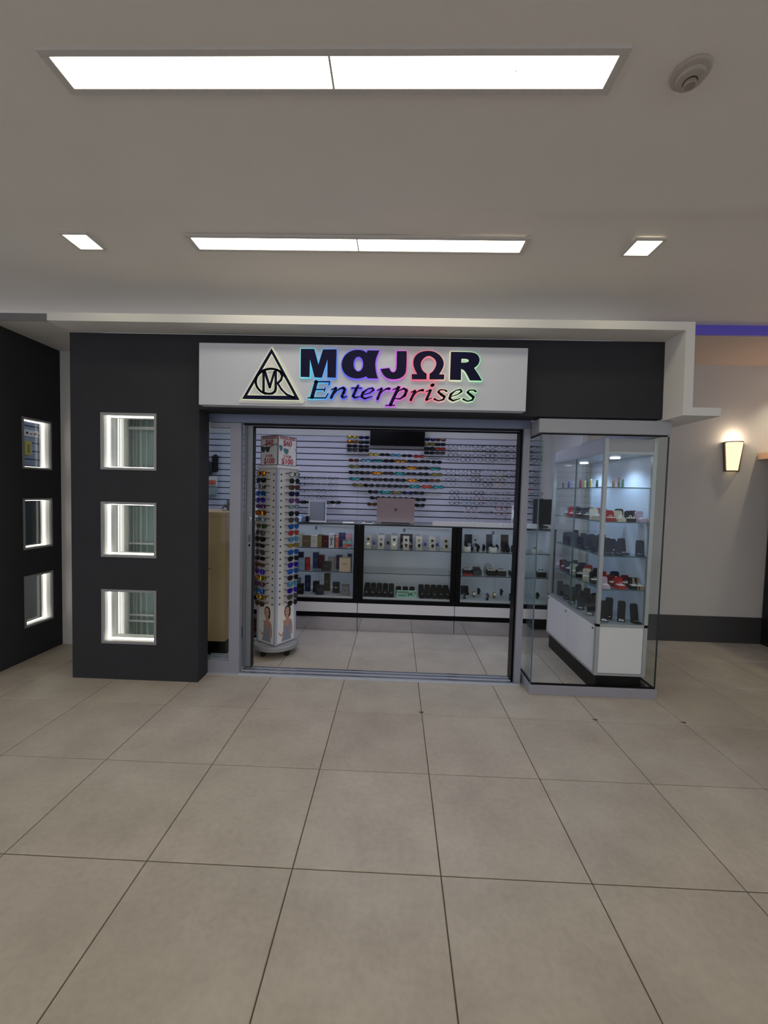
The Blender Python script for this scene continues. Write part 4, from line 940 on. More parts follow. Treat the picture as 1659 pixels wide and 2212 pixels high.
def put_text(s_, size, x, y, z, parent, material, bold=.0, sx=1., shear=0.):
    me = text_mesh(s_, size, bold, shear, sx=sx); me.materials.append(material)
    o = bpy.data.objects.new('lettering', me); COL.objects.link(o); o.parent = parent; o.location = Vector((x, y, z))-wloc(parent); return o
wc = px1-px0
put_text('FASHION', .030, px0+wc*.29, 4.4992, pz0+.058, pc, M_INK, .0006, .95); put_text('RINGS', .030, px0+wc*.29, 4.4992, pz0+.023, pc, M_INK, .0006)
put_text('$40.', .056, px0+wc*.70, 4.4992, pz0+.038, pc, M_INK, .0008, .68); put_text('00', .024, px0+wc*.92, 4.4992, pz0+.056, pc, M_INK, .0005)
B(px0+wc*.88, px0+wc*.97, 4.4988, 4.4998, pz0+.030, pz0+.034).build('dash', M_INK, pc)

# ---- counter with wrist watches
def Q3(x, y, Y): return ony(985+x/7.716, 1135+y/7.716, Y)
WB = 'dark watch boxes on the upper shelf'
for x, yt, w_, c, lb in ((208, 150, .085, (30, 30, 36), 'tall black watch box with two watches'), (560, 150, .068, (60, 64, 74), 'tall slate watch box with a large dial'), (815, 155, .085, (54, 44, 38), 'tall brown watch box with a dark dial')):
    t = Q3(x, yt, 4.70); watch_box(t.x, 4.62, SH1, w_, t.z-SH1, c, lb+' on the watch counter shelf', WB, cushion=(60, 60, 66), dial=(150, 150, 156) if x < 300 else (34, 34, 40), dep=.08)
t = Q3(330, 165, 4.74); watch_box(t.x, 4.70, SH1, .05, t.z-SH1, (170, 174, 178), 'grey watch box with black square dial on the watch counter shelf', WB, emblem=(24, 24, 28), cushion=(150, 154, 158))
for n_, x in enumerate((182, 624, 1322)):
    t = Q3(x, 400, 4.53); r = thing('watch_pillow_box', f'{NTH[n_]} round white watch box on upper watch shelf from the ring counter', 'watch box', (t.x, 4.55, SH1), group='round white watch boxes')
    MB().lathe([(.047, 0), (.047, .055)], 24, (t.x, 4.55, SH1)).build('box', M_PAPER, r, smooth=True)
    MB().lathe([(.0475, .008), (.0475, .012)], 24, (t.x, 4.55, SH1), cap=False).build('rim', mat('grey_pull', (110, 114, 120), .5), r)
    MB().lathe([(.018, .055), (.020, .064), (.014, .068)], 16, (t.x, 4.545, SH1)).build('watch', colmat((60, 64, 74), .2, .8), r)
for n_, (x, y) in enumerate(((365, 4.54), (460, 4.58), (680, 4.60), (860, 4.54), (940, 4.57))):
    t = Q3(x, 350, y); wrist_watch(t.x, y, SH1, (28, 28, 32), (60, 60, 66), f'{NTH[n_]} chunky black watch on the upper watch shelf from the ring counter', 'black watches on the upper shelf', h=.078)
for x, yt, c, lb in ((185, 715, (36, 34, 36), 'low open black watch box with red front edge'), (345, 670, (66, 66, 72), 'dark grey closed presentation box'), (582, 735, (34, 34, 38), 'low black box with gold and white watches'), (750, 690, (48, 46, 44), 'brown black box with silver watch'), (960, 735, (36, 36, 40), 'low black box with white lining'), (1410, 705, (52, 48, 44), 'brown black presentation box seen through the showcase glass')):
    t = Q3(x, yt, 4.60); r = thing('watch_case', lb+' on the middle watch shelf', 'watch box', (t.x, 4.58, SH2), group='watch cases on the middle shelf')
    h_ = .055; B(t.x-.048, t.x+.048, 4.54, 4.64, SH2, SH2+h_).build('body', colmat(c), r, bevel=.003)
    if x == 185: B(t.x-.048, t.x+.048, 4.537, 4.540, SH2, SH2+.022).build('front_edge', colmat((170, 50, 50)), r)
    tray = MB().box(-.040, .040, -.040, .034, 0, .005, M=Matrix.Translation((t.x, 4.60, SH2+h_+.012)) @ Matrix.Rotation(.35, 4, 'X'))
    tray.build('lining', colmat((206, 208, 206) if x != 345 else (50, 52, 58)), r)
    for q in (-.018, .014): MB().lathe([(.011, 0), (.011, .006)], 12, M=Matrix.Translation((t.x+q, 4.592, SH2+h_+.016)) @ Matrix.Rotation(.35, 4, 'X')).build('watch', colmat((196, 176, 120) if x == 582 else (150, 154, 160), .25, .8), r)
t = Q3(530, 650, 4.68); r = thing('clear_gift_bag', 'small clear gift bag with handle on the middle watch shelf', 'gift bag', (t.x, 4.68, SH2))
B(t.x-.04, t.x+.04, 4.66, 4.70, SH2, SH2+.085).build('bag', mat('clear_bag', (150, 158, 162), .3), r); MB().tube([(t.x+.028*math.cos(a), 4.68, SH2+.085+.026*math.sin(a)) for a in [i*.3927 for i in range(9)]], .003, 5).build('handle', M_RUB, r)
WW = 'wrist watches standing on the base deck'
for x, yb_, Y, st_, cs, lb, h_ in ((140, 1205, 4.55, (44, 44, 52), (190, 192, 196), 'black watch with silver case', .07), (295, 1165, 4.64, (196, 158, 84), (206, 172, 100), 'gold bracelet watch by the perspex foot', .065), (375, 1110, 4.78, (36, 36, 40), (60, 60, 66), 'black watch at the rear beside the gold bracelet', .07),
                                   (520, 1240, 4.52, (34, 34, 40), (170, 172, 176), 'black watch with pale dial', .075), (635, 1165, 4.64, (190, 156, 92), (210, 180, 110), 'gold watch with black dial', .065), (752, 1125, 4.77, (34, 34, 38), (70, 70, 76), 'black leather watch at the rear beside the socket', .072), (905, 1240, 4.52, (40, 48, 76), (90, 96, 120), 'navy strapped watch', .08), (1355, 1150, 4.66, (50, 44, 40), (90, 84, 80), 'brown watch seen through the showcase glass', .07)):
    t = Q3(x, yb_, Y); wrist_watch(t.x, Y, DK, st_, cs, lb+' on the watch counter base', WW, h=h_, metal=.8 if st_[0] > 150 else 0)
t = Q3(160, 1090, 4.72); watch_box(t.x, 4.74, DK, .085, .09, (32, 32, 36), 'low black box at the rear corner of the watch counter base', 'low box', cushion=None)
#SECTION5
# ================================================================== ON THE COUNTER TOPS
lp = thing('laptop', 'rose gold laptop with round logo standing open on the counter', 'laptop', (0, 4.62, CZ))
LY = 4.60
M_ROSE = mat('rose_aluminium', (138, 121, 124), .42, .3)
a, b = ony(815, 1075, LY), ony(896, 1076.5, LY)
lw0, lw1, lz1 = a.x, b.x, a.z
B(lw0, lw1, LY+.004, LY+.24, CZ, CZ+.014).build('base', M_ROSE, lp, bevel=.004)
hl = lz1-CZ-.012
lid = MB().prism([(lw0, 0), (lw1, 0), (lw1, hl-.008), (lw1-.008, hl), (lw0+.008, hl), (lw0, hl-.008)], -.004, .004)
lid = lid.build('lid', M_ROSE, lp, world=False); lid.location = (0, LY+.004-4.62, .012); lid.rotation_euler = (.06, 0, 0); lid.location.x = 0
xm, zm = (lw0+lw1)/2, hl*.53
MB().lathe([(.0175, 0), (.0175, .0008)], 28, M=Matrix.Translation((xm, -.0042, zm)) @ Matrix.Rotation(math.pi/2, 4, 'X')).build('logo_disc', M_INK, lid, world=False)
lg = MB()
for pts in ([(-.006, .0155), (-.0125, -.012)], [(-.0085, .004), (-.003, .005), (-.0015, .002), (-.005, -.011)], [(.005, .005), (-.001, -.0165)], [(.004, .005), (.0095, .005), (.011, .002), (.008, -.006), (.003, -.0065)]):
    lg.stroke([(xm+u, zm+v) for u, v in pts], .0026, -.0062, -.0050)
lg.build('logo_letters', M_ROSE, lid, world=False)
B(lw0+.05, lw1-.05, LY-.004, LY+.01, CZ+.004, CZ+.016).build('hinge', M_INK, lp)
B(lw0+.012, lw1-.012, .0042, .005, .012, hl-.012).build('screen', M_BLACK, lid, world=False)

def mirror(px0, px1, pt, pb, Y, label, w_=.008):
    a, b = ony(px0, pt, Y), ony(px1, pb, Y); zb = CZ
    r = thing('counter_mirror', label, 'mirror', ((a.x+b.x)/2, Y, zb))
    frame(MB(), a.x, b.x, zb, a.z, w_, Y, Y+.012).build('mirror_frame', M_PANEL, r)
    B(a.x+w_, b.x-w_, Y+.004, Y+.010, zb+w_, a.z-w_).build('mirror_glass', mat('mirror_silver', (196, 202, 206), .03, 1., var=.01), r)
    B((a.x+b.x)/2-.02, (a.x+b.x)/2+.02, Y+.012, Y+.07, zb, zb+.01).build('foot', M_PANEL, r)
mirror(667, 704, 1081, 1126, 4.62, 'white framed tabletop mirror beside the spinner rack')
mirror(1106, 1121, 1092, 1137, 4.615, 'white framed tabletop mirror beside the aluminium jamb', .010)
# paper and pens
pp = thing('paper_sheets', 'loose white papers on the counter beside the laptop', 'paper', (-.42, 4.6, CZ))
for q, (x, y, a) in enumerate(((-.52, 4.58, .1), (-.30, 4.56, -.15))): B(-.06, .06, -.09, .09, 0, .002, M=Matrix.Translation((x, y, CZ+.001+.002*q)) @ Matrix.Rotation(a, 4, 'Z')).build('sheet', M_PAPER, pp)
B(-.33, -.25, 4.545, 4.551, CZ+.006, CZ+.012).build('pen', M_INK); tag(bpy.data.objects['pen'], 'black pen on the papers beside the laptop', 'pen')
# trays
for x0, x1, lb in ((.42, .86, 'long white tray along the counter top beside the laptop'), (.865, 1.17, 'white tray below the rimless glasses stand'), (1.175, 1.55, 'white tray below the red glasses stand')):
    r = thing('counter_tray', lb, 'tray', ((x0+x1)/2, 4.54, CZ))
    B(x0, x1, 4.475, 4.60, CZ, CZ+.006).build('tray_base', M_PANEL, r)
    tb = MB(); tb.box(x0, x1, 4.475, 4.480, CZ+.006, CZ+.045); tb.box(x0, x1, 4.595, 4.60, CZ+.006, CZ+.045); tb.box(x0, x0+.005, 4.48, 4.595, CZ+.006, CZ+.045); tb.box(x1-.005, x1, 4.48, 4.595, CZ+.006, CZ+.045)
    tb.build('tray_rim', M_PANEL, r)
    for q in range(int((x1-x0)/.05)): B(x0+.02+q*.05, x0+.05+q*.05, 4.50, 4.56, CZ+.006, CZ+.040).build('card_insert', M_PAPER, r)
# clear stands with spectacles
def spec_stand(px, tops, label, specs):
    p = ony(px, 1130, 4.66); r = thing('glasses_stand', label, 'display stand', (p.x, 4.66, CZ))
    B(p.x-.05, p.x+.05, 4.63, 4.72, CZ, CZ+.006).build('foot', M_SHELF, r); z1 = ony(px, tops, 4.66).z
    B(p.x-.004, p.x+.004, 4.672, 4.680, CZ+.006, z1+.01).build('post', M_SHELF, r)
    for py, k, st in specs:
        z = ony(px, py, 4.64).z; nm, mf, th_ = FN[k]
        B(p.x-.02, p.x+.02, 4.655, 4.672, z-.004, z+.002).build('rest', M_SHELF, r)
        eyewear('eyeglasses', st, max(th_, .0026), mf, M_CLEARL, f'{nm} {ENAME[st]} eyeglasses on the {label}', 'eyeglasses', (p.x, 4.645, z))
spec_stand(1017, 1085, 'clear stand beside the laptop tray', [(1087, 's', 'way'), (1098, 'd', 'round'), (1108, 'p', 'way'), (1119, 'c', 'rect')])
spec_stand(1051, 1107, 'short clear stand with a rimless pair', [(1108, 'm', 'way')])
spec_stand(1082, 1086, 'clear stand with two red pairs', [(1088, 'c', 'way'), (1099, 'r', 'way'), (1111, 'r', 'rect'), (1121, 'c', 'rect')])
# monitor seen through the showcase
a, b = ony(1154, 1078, 4.72), ony(1191, 1142, 4.72)
mo = thing('computer_monitor', 'black computer monitor on the counter seen through the showcase glass', 'monitor', ((a.x+b.x)/2, 4.74, CZ))
B(a.x, b.x+.02, 4.72, 4.75, CZ+.03, a.z).build('cabinet', M_BLACK, mo, bevel=.003); B((a.x+b.x)/2-.06, (a.x+b.x)/2+.06, 4.70, 4.86, CZ, CZ+.012).build('foot', M_BLACK, mo); B((a.x+b.x)/2-.02, (a.x+b.x)/2+.02, 4.75, 4.78, CZ+.012, CZ+.15).build('stem', M_BLACK, mo)
# clutter beside the spinner, left end of the counter
r = thing('watch_holder', 'white leaning display holder with a steel bracelet on the counter end', 'display holder', (-1.62, 4.62, CZ))
B(-.045, .045, -.006, .006, 0, .20, M=Matrix.Translation((-1.60, 4.62, CZ+.002)) @ Matrix.Rotation(.35, 4, 'Y')).build('holder', M_PANEL, r)
MB().tube([(-1.545+.024*math.cos(a), 4.608+.01*math.sin(a), CZ+.205+.022*math.sin(a)) for a in [i*.6283 for i in range(10)]], .007, 6, True).build('bracelet', M_CHROME, r)
B(-1.68, -1.56, 4.58, 4.66, CZ, CZ+.004).build('foot', M_PANEL, r)
r = thing('blue_pouch', 'pale blue pouch behind the spinner on the counter end', 'pouch', (-1.30, 4.62, CZ)); MB().lathe([(.035, 0), (.045, .05), (.03, .10), (.012, .12)], 14, (-1.47, 4.60, CZ)).build('pouch', colmat((140, 180, 224)), r, smooth=True); MB().lathe([(.015, .105), (.015, .112)], 14, (-1.47, 4.60, CZ)).build('tie', M_PAPER, r)
r = thing('soap_box', 'small light blue carton beside the spinner on the counter', 'carton', (-.86, 4.62, CZ)); p = ony(648, 1115, 4.6); B(p.x-.03, p.x+.02, 4.58, 4.64, CZ, CZ+.07).build('box_body', colmat((150, 196, 224)), r); B(p.x-.0305, p.x+.0205, 4.579, 4.60, CZ+.03, CZ+.05).build('label', M_PAPER, r)
r = thing('glasses_case', 'purple grey glasses case beside the spinner on the counter', 'glasses case', (-.80, 4.6, CZ)); p = ony(654, 1118, 4.56); MB().lathe([(.0, -.03), (.018, -.024), (.024, 0), (.018, .024), (0, .03)], 12, (p.x+.012, 4.56, CZ+.026), cap=False).build('case', colmat((92, 90, 124)), r, smooth=True); B(p.x-.006, p.x+.03, 4.54, 4.58, CZ, CZ+.003).build('base_pad', M_INK, r)
p = ony(663, 1119, 4.58); r = thing('black_caddy', 'small black card holder beside the framed mirror', 'card holder', (p.x, 4.60, CZ)); B(p.x-.022, p.x+.020, 4.58, 4.62, CZ, CZ+.05).build('holder', M_BLACK, r); B(p.x-.018, p.x+.016, 4.60, 4.604, CZ+.05, CZ+.06).build('cards', M_INK, r)
# watches on clear hooks, slat wall behind the spinner
hk = 'small watches on clear wall hooks behind the spinner'
for x, y, wt in ((478, 563, 'top row, nearest the sliding door'), (525, 560, 'top row, nearest the spinner'), (512, 665, 'second row'), (478, 780, 'third row, nearest the sliding door'), (527, 778, 'third row, nearest the spinner'), (480, 885, 'lowest row')):
    p = C1(x, y); r = thing('hanging_watch', 'small watch on clear wall hook behind the spinner, '+wt, 'watch', (p.x, YB-.06, p.z), group=hk)
    part('hook', cached('hook', lambda: B(-.03, .03, -.004, -.001, .0, .085, M=Matrix.Translation((0, .058, 0))).mesh('hook')), r, M_SHELF)
    part('strap', cached('hstr', lambda: MB().tube([(.0, .02+.018*math.cos(a*.6283), .0+.022*math.sin(a*.6283)) for a in range(10)], .008, 6, True).mesh('strap')), r, colmat((70, 74, 84), .3, .5))
    part('dial', cached('hdial', lambda: MB().lathe([(.013, 0), (.013, .005)], 12, M=Matrix.Translation((0, -.004, .0)) @ Matrix.Rotation(math.pi/2, 4, 'X')).mesh('dial')), r, colmat((190, 192, 200), .2, .6))
    part('peg', cached('hpeg', lambda: B(-.004, .004, .03, .057, -.004, .004).mesh('peg')), r, M_SHELF)

# ================================================================== BEHIND THE FIXED PANE
def LP(x, y, Y): return ony(440+x/11.06, 920+y/11.06, Y)
dk = thing('wooden_desk', 'light wood service desk behind the fixed glass pane', 'desk', (-1.9, 3.85, 0))
B(-2.36, -1.515, 3.64, 3.66, .14, 1.285).build('front_panel', M_WOOD, dk); B(-2.36, -1.505, 3.625, 4.20, 1.285, 1.315).build('desktop', M_WOOD, dk, bevel=.002)
B(-1.535, -1.515, 3.66, 4.18, .14, 1.285).build('side_panel', M_WOOD, dk); B(-2.36, -1.53, 3.68, 4.15, 0, .14).build('kick_base', M_BLACK, dk)
MB().lathe([(.006, 0), (.006, .002)], 10, M=Matrix.Translation((-1.66, 3.64, .80)) @ Matrix.Rotation(math.pi/2, 4, 'X')).build('cable_hole', M_INK, dk)
pk = thing('reflection_cupboard', 'peach cupboard shape standing in for a pane reflection beside the service desk', 'cupboard', (-1.62, 4.28, 0))  # solid shapes in place of a pinkish reflection in the fixed pane
M_PEACH = mat('peach_reflection', (190, 140, 112), .5, var=.08, scale=6)
B(-1.74, -1.49, 4.21, 4.23, .0, .34).build('lower_door', M_PEACH, pk); B(-1.74, -1.49, 4.23, 4.44, 0, .02).build('base', M_PEACH, pk)
B(-1.74, -1.49, 4.21, 4.23, .62, 1.16).build('upper_door', M_PEACH, pk); B(-1.74, -1.49, 4.23, 4.44, .60, .62).build('shelf', M_PEACH, pk)
B(-1.74, -1.72, 4.23, 4.44, .02, 1.16).build('side_panel', M_PEACH, pk); B(-1.74, -1.49, 4.21, 4.44, 1.16, 1.18).build('top', M_PEACH, pk)
MB().lathe([(.008, 0), (.008, .015)], 10, M=Matrix.Translation((-1.53, 4.21, .30)) @ Matrix.Rotation(math.pi/2, 4, 'X')).build('knob', M_INK, pk)
tag(B(-1.70, -1.52, 4.25, 4.40, .021, .12).build('reflection_carton', M_PAPER, None), 'white carton shape within the peach reflection stand-in', 'carton')  # white part of the same built reflection
hc = thing('earphone_case', 'black earphone case hung on the slat wall above the desk', 'case', (LP(265, 890, 5.44).x, 5.46, LP(265, 890, 5.44).z))
p = LP(265, 890, 5.44)
MB().lathe([(.012, -.12), (.045, -.10), (.040, 0), (.045, .08), (.02, .115)], 14, (0, 0, 0), M=Matrix.Translation((p.x, 5.455, p.z)) @ Matrix.Diagonal((1, .4, 1, 1))).build('case', M_RUB, hc, smooth=True)
B(p.x-.05, p.x+.055, 5.47, 5.478, p.z+.10, p.z+.125).build('header_card', M_PAPER, hc); B(p.x-.004, p.x+.004, 5.47, 5.496, p.z+.115, p.z+.123).build('peg', M_CHROME, hc)
p = LP(90, 1010, 5.42); bgp = thing('round_speaker', 'dark green round speaker hung on the slat wall above the desk', 'speaker', (p.x-.06, 5.44, p.z))
MB().lathe([(.13, 0), (.13, .03), (.10, .05)], 24, M=Matrix.Translation((p.x-.07, 5.46, p.z)) @ Matrix.Rotation(math.pi/2, 4, 'X')).build('body', colmat((44, 50, 48)), bgp, smooth=True); B(p.x-.08, p.x-.06, 5.46, 5.495, p.z+.05, p.z+.07).build('peg', M_CHROME, bgp)
MB().lathe([(.07, 0), (.07, .003)], 20, M=Matrix.Translation((p.x-.07, 5.410, p.z)) @ Matrix.Rotation(math.pi/2, 4, 'X')).build('grille', M_RUB, bgp)
for (ya, yb2, rgb, lb) in ((1200, 1440, (206, 110, 84), 'orange and white blister pack on the slat wall above the desk'), (1460, 1690, (150, 162, 158), 'grey green blister pack on the slat wall above the desk')):
    a, b = LP(60, ya, 5.42), LP(300, yb2, 5.42); r = thing('blister_pack', lb, 'pack', ((a.x+b.x)/2, 5.45, b.z))
    B(a.x-.06, b.x, 5.450, 5.456, b.z, a.z).build('card', M_PAPER if rgb[0] > 200 else colmat((160, 168, 170)), r); B(a.x-.05, b.x-.015, 5.425, 5.45, b.z+.02, b.z+(a.z-b.z)*.6).build('blister', colmat(rgb), r, bevel=.01); B((a.x+b.x)/2-.01, (a.x+b.x)/2+.01, 5.456, 5.496, a.z-.03, a.z-.02).build('peg', M_CHROME, r)
p = LP(590, 2000, 3.95); r = thing('desk_clutter', 'small tangle of silver and black chains on the wooden desk', 'chain stand', (p.x-.01, 3.95, 1.315))
for q in range(4): MB().tube([(p.x-.03+.02*q+.03*math.cos(t+q), 3.95+.02*math.sin(2*t), 1.33+.03*math.sin(t)**2+.02*q) for t in [i*.5 for i in range(13)]], .004, 5, True).build('chain', M_CHROME if q % 2 else M_RUB, r)
B(p.x-.05, p.x+.05, 3.92, 3.98, 1.315, 1.322).build('dish', colmat((150, 150, 120)), r); B(p.x-.012, p.x+.008, 3.945, 3.955, 1.322, 1.42).build('post', M_RUB, r)
# things on the floor behind the spinner
r = thing('cardboard_box', 'brown cardboard box on the floor behind the spinner rack', 'box', (-1.40, 4.25, 0)); B(-1.47, -1.33, 4.18, 4.34, .0, .19).build('box_body', colmat((84, 64, 48)), r); B(-1.47, -1.33, 4.178, 4.182, .15, .19).build('flap', colmat((70, 52, 40)), r)
r = thing('shoulder_bag', 'dark red and white patterned bag slumped behind the spinner rack', 'bag', (-1.40, 4.05, 0)); MB().lathe([(.05, 0), (.085, .03), (.07, .08), (.02, .10)], 12, M=Matrix.Translation((-1.40, 4.05, 0)) @ Matrix.Diagonal((1, .6, 1, 1))).build('bag', colmat((60, 36, 42)), r, smooth=True); MB().lathe([(.0865, .03), (.080, .05)], 12, M=Matrix.Translation((-1.40, 4.05, 0)) @ Matrix.Diagonal((1, .6, 1, 1)), cap=False).build('band', M_PAPER, r); MB().tube([(-1.40+.05*math.cos(a), 4.05, .09+.04*math.sin(a)) for a in [i*.3927 for i in range(9)]], .004, 5).build('handle', M_RUB, r)

# ================================================================== SPINNER RACK
SX, SY, SR = -1.09, 3.80, math.radians(45+13)
sp = thing('spinner_rack', 'square rotating sunglasses rack with price topper on a round castor base', 'spinner rack', (SX, SY, 0), SR)
M_SPB = mat('spinner_grey', (150, 152, 156), .5, .1); M_SPF = mat('spinner_face', (214, 212, 212), .55, var=.03); M_SPE = mat('spinner_edge', (178, 186, 204), .35, .2)
MB().lathe([(.190, .066), (.205, .070), (.205, .104), (.196, .112), (.02, .114)], 40).build('base_disc', M_SPB, sp, world=False, smooth=True)
for a in range(4):
    an = math.radians(45+90*a)-SR+math.radians(12); cx, cy = .150*math.cos(an), .150*math.sin(an)
    c_ = MB().lathe([(.024, -.011), (.026, -.006), (.026, .006), (.024, .011)], 14, M=Matrix.Translation((cx, cy, .026)) @ Matrix.Rotation(math.pi/2, 4, 'X')).build('castor', M_RUB, sp, world=False)
    B(cx-.014, cx+.014, cy-.016, cy+.016, .044, .067).build('castor_fork', M_RUB, c_, world=False)
h = .123
MB().lathe([(.06, .112), (.06, .122)], 20).build('swivel', M_RUB, sp, world=False)
B(-h, h, -h, h, .120, 1.722).build('column', M_SPF, sp, world=False)
for sx_, sy_ in ((-1, -1), (1, -1), (-1, 1), (1, 1)):
    B(min(sx_*(h+.004), sx_*(h-.020)), max(sx_*(h+.004), sx_*(h-.020)), min(sy_*(h+.004), sy_*(h-.020)), max(sy_*(h+.004), sy_*(h-.020)), .118, 1.724).build('corner_strip', M_SPE, sp, world=False)
B(-h-.014, h+.014, -h-.014, h+.014, 1.724, 1.748).build('cap_tray', M_PANEL, sp, world=False)
hs = .113
B(-hs, hs, -hs, hs, 1.748, 2.018).build('topper', M_PAPER, sp, world=False)
FA = Matrix.Rotation(-math.pi/2, 4, 'Z')          # face towards the door: local -x
FB = Matrix.Identity(4)                            # face towards the counters: local -y
ROWS = 21; Z0 = 1.672; DZ = .0588
facesA = ['amber', 'black', 'silver', 'blue', 'violet', 'plum', 'amber', 'aqua', 'green', 'smoke', 'black', 'black', 'smoke', 'black', 'brown', 'violet', 'gold', 'plum', 'blue', 'gold', 'brown']
facesB = ['silver', 'black', 'brown', 'navy', 'plum', 'aqua', 'black', 'smoke', 'blue', 'red', 'sky', 'gold', 'blue', 'black', 'violet', 'blue', 'black', 'sky', 'violet', 'smoke', 'black']
styA = 'way way way aviator aviator rect way rect wrap aviator way rect aviator rect rect aviator wrap way aviator wrap way'.split()
styB = 'way round way way aviator rect aviator aviator aviator aviator aviator rect aviator aviator aviator aviator aviator aviator aviator aviator round'.split()
SN = {'way': 'square', 'aviator': 'aviator', 'rect': 'rectangular', 'wrap': 'wraparound', 'round': 'round'}
RotS = Matrix.Translation((SX, SY, 0)) @ Matrix.Rotation(SR, 4, 'Z')
for FM, cols_, sty, off, ft, ang in ((FA, facesA, styA, -.030, 'door-side', -math.pi/2), (FB, facesB, styB, .030, 'counter-side', 0.)):
    # price topper print
    def facep(name, mb, material, parent=sp):
        mb.v = [tuple(FM @ Vector(v)) for v in mb.v]; return mb.build(name, material, parent, world=False)
    fy = -hs
    facep('topper_border', frame(MB(), -hs+.001, hs-.001, 1.752, 2.016, .005, fy-.0012, fy-.0002), M_INK)
    tp = [o for o in sp.children if o.name.startswith('topper_border')][-1]
    def ftext(s_, size, z, bold, material, x=0., sx=1.):
        me = text_mesh(s_, size, bold, sx=sx); me.transform(FM @ Matrix.Translation((x, fy-.0012, z))); me.materials.append(material)
        o = bpy.data.objects.new('lettering', me); COL.objects.link(o); o.parent = tp
    ftext('SUNGLASSES', .036, 1.996, .0005, M_RED, sx=.92); ftext('$60', .070, 1.951, .0014, M_RED); ftext('2 FOR', .034, 1.832, .0006, M_RED); ftext('$100', .070, 1.786, .0014, M_RED)
    yy = fy-.0014
    if FM is FA:
        g_ = MB()
        for cx in (-.078, -.020):
            g_.prism([(cx-.030, 1.916), (cx+.030, 1.912), (cx+.024, 1.882), (cx+.010, 1.868), (cx-.012, 1.868), (cx-.026, 1.884)], yy-.0006, yy)
        facep('printed_lenses', g_, colmat((70, 72, 74)), tp)
        facep('printed_frame', MB().stroke([(-.105, 1.918), (-.050, 1.913), (.012, 1.914), (.070, 1.934), (.092, 1.937), (.098, 1.925)], .006, yy-.0009, yy).stroke([(-.098, 1.920), (-.060, 1.938), (-.035, 1.938), (-.025, 1.928)], .005, yy-.0009, yy), M_INK, tp)
    else:
        g_ = MB()
        for cx, w_, dz_ in ((-.080, .020, .012), (-.018, .030, -.012)): g_.prism([(cx-w_, 1.918+dz_), (cx+w_*.9, 1.914+dz_), (cx+w_, 1.890+dz_), (cx+w_*.5, 1.866+dz_), (cx-w_*.2, 1.866+dz_), (cx-w_*.9, 1.895+dz_)], yy-.0006, yy)
        facep('printed_lenses', g_, mat('printed_gradient', (70, 120, 130), .3, var=.6, scale=30), tp)
        facep('printed_frame', MB().stroke([(-.045, 1.930), (-.010, 1.938), (.018, 1.928), (.028, 1.908)], .003, yy-.0009, yy).stroke([(.080, 1.912), (.095, 1.910), (.100, 1.890)], .003, yy-.0009, yy), colmat((110, 120, 128)), tp)
    # photograph panel of a woman in a grey vest
    ph = facep('photo_panel', B(-h+.022, h-.022, -h-.0025, -h-.0005, .135, .475), M_PAPER)
    ya_, yb_ = -h-.0031, -h-.0027
    ox = .012
    def pic(name, pts, rgb, lvl): facep(name, MB().prism([(ox+x, z) for x, z in pts], -h-.0028-.0004*lvl, -h-.0026), colmat(rgb, .6), ph)
    sk = (186, 142, 122)
    pic('printed_hair', [(-.030, .385), (-.034, .42), (-.022, .452), (.004, .466), (.034, .455), (.046, .425), (.044, .37), (.030, .345), (-.012, .35)], (62, 48, 44), 1)
    pic('printed_arm', [(-.052, .320), (-.034, .318), (-.036, .245), (-.060, .200), (-.082, .218), (-.098, .236), (-.102, .230), (-.080, .198), (-.062, .186), (-.046, .195), (-.024, .235), (-.030, .32)], sk, 2)
    pic('printed_arm', [(.046, .325), (.062, .31), (.072, .25), (.070, .19), (.058, .17), (.050, .21), (.048, .26), (.038, .318)], sk, 2)
    pic('printed_neck', [(-.012, .36), (.026, .358), (.030, .33), (.050, .328), (.03, .27), (0, .255), (-.03, .275), (-.048, .325), (-.016, .332)], sk, 2)
    pic('printed_vest', [(-.036, .326), (-.026, .29), (-.005, .268), (.018, .270), (.034, .295), (.042, .325), (.048, .29), (.046, .22), (.054, .150), (.055, .138), (-.062, .138), (-.056, .16), (-.040, .21), (-.042, .27)], (140, 142, 156), 3)
    pic('printed_face', [(-.024, .425), (-.012, .446), (.012, .450), (.026, .43), (.028, .395), (.016, .362), (.002, .354), (-.012, .366), (-.022, .395)], (200, 156, 136), 3)
    pic('printed_eye', [(-.016, .412), (-.004, .412), (-.004, .407), (-.016, .407)], (60, 40, 36), 4); pic('printed_eye', [(.008, .412), (.020, .412), (.020, .407), (.008, .407)], (60, 40, 36), 4)
    pic('printed_mouth', [(-.006, .381), (.010, .381), (.006, .375), (-.002, .375)], (160, 80, 80), 4)
    # peg holes and the sunglasses themselves
    ho = MB()
    for k in range(ROWS):
        for xx in (off*-2.6,):
            ho.lathe([(.0085, 0), (.0085, .0012)], 10, M=Matrix.Translation((xx, -h-.0008, Z0-DZ*k-.004)) @ Matrix.Rotation(math.pi/2, 4, 'X'))
    facep('peg_hole', ho, M_INK)['kind'] = 'stuff'
    for k in range(ROWS):
        fm = FRB if sty[k] in ('way', 'rect', 'wrap') else (FRG if cols_[k] in ('gold', 'amber') else FRD)
        wpos = RotS @ (FM @ Vector((off, -h-.060, Z0-DZ*k)))
        eyewear('sunglasses', sty[k], .0028 if fm is FRB else .0014, fm, lm(cols_[k]), f'{LN[cols_[k]]} {SN[sty[k]]} sunglasses, {ORD[k]} on the {ft} face of the spinner rack', 'sunglasses', wpos, SR+ang+random.uniform(-.06, .06), f'sunglasses on the {ft} spinner face', tl=.058)

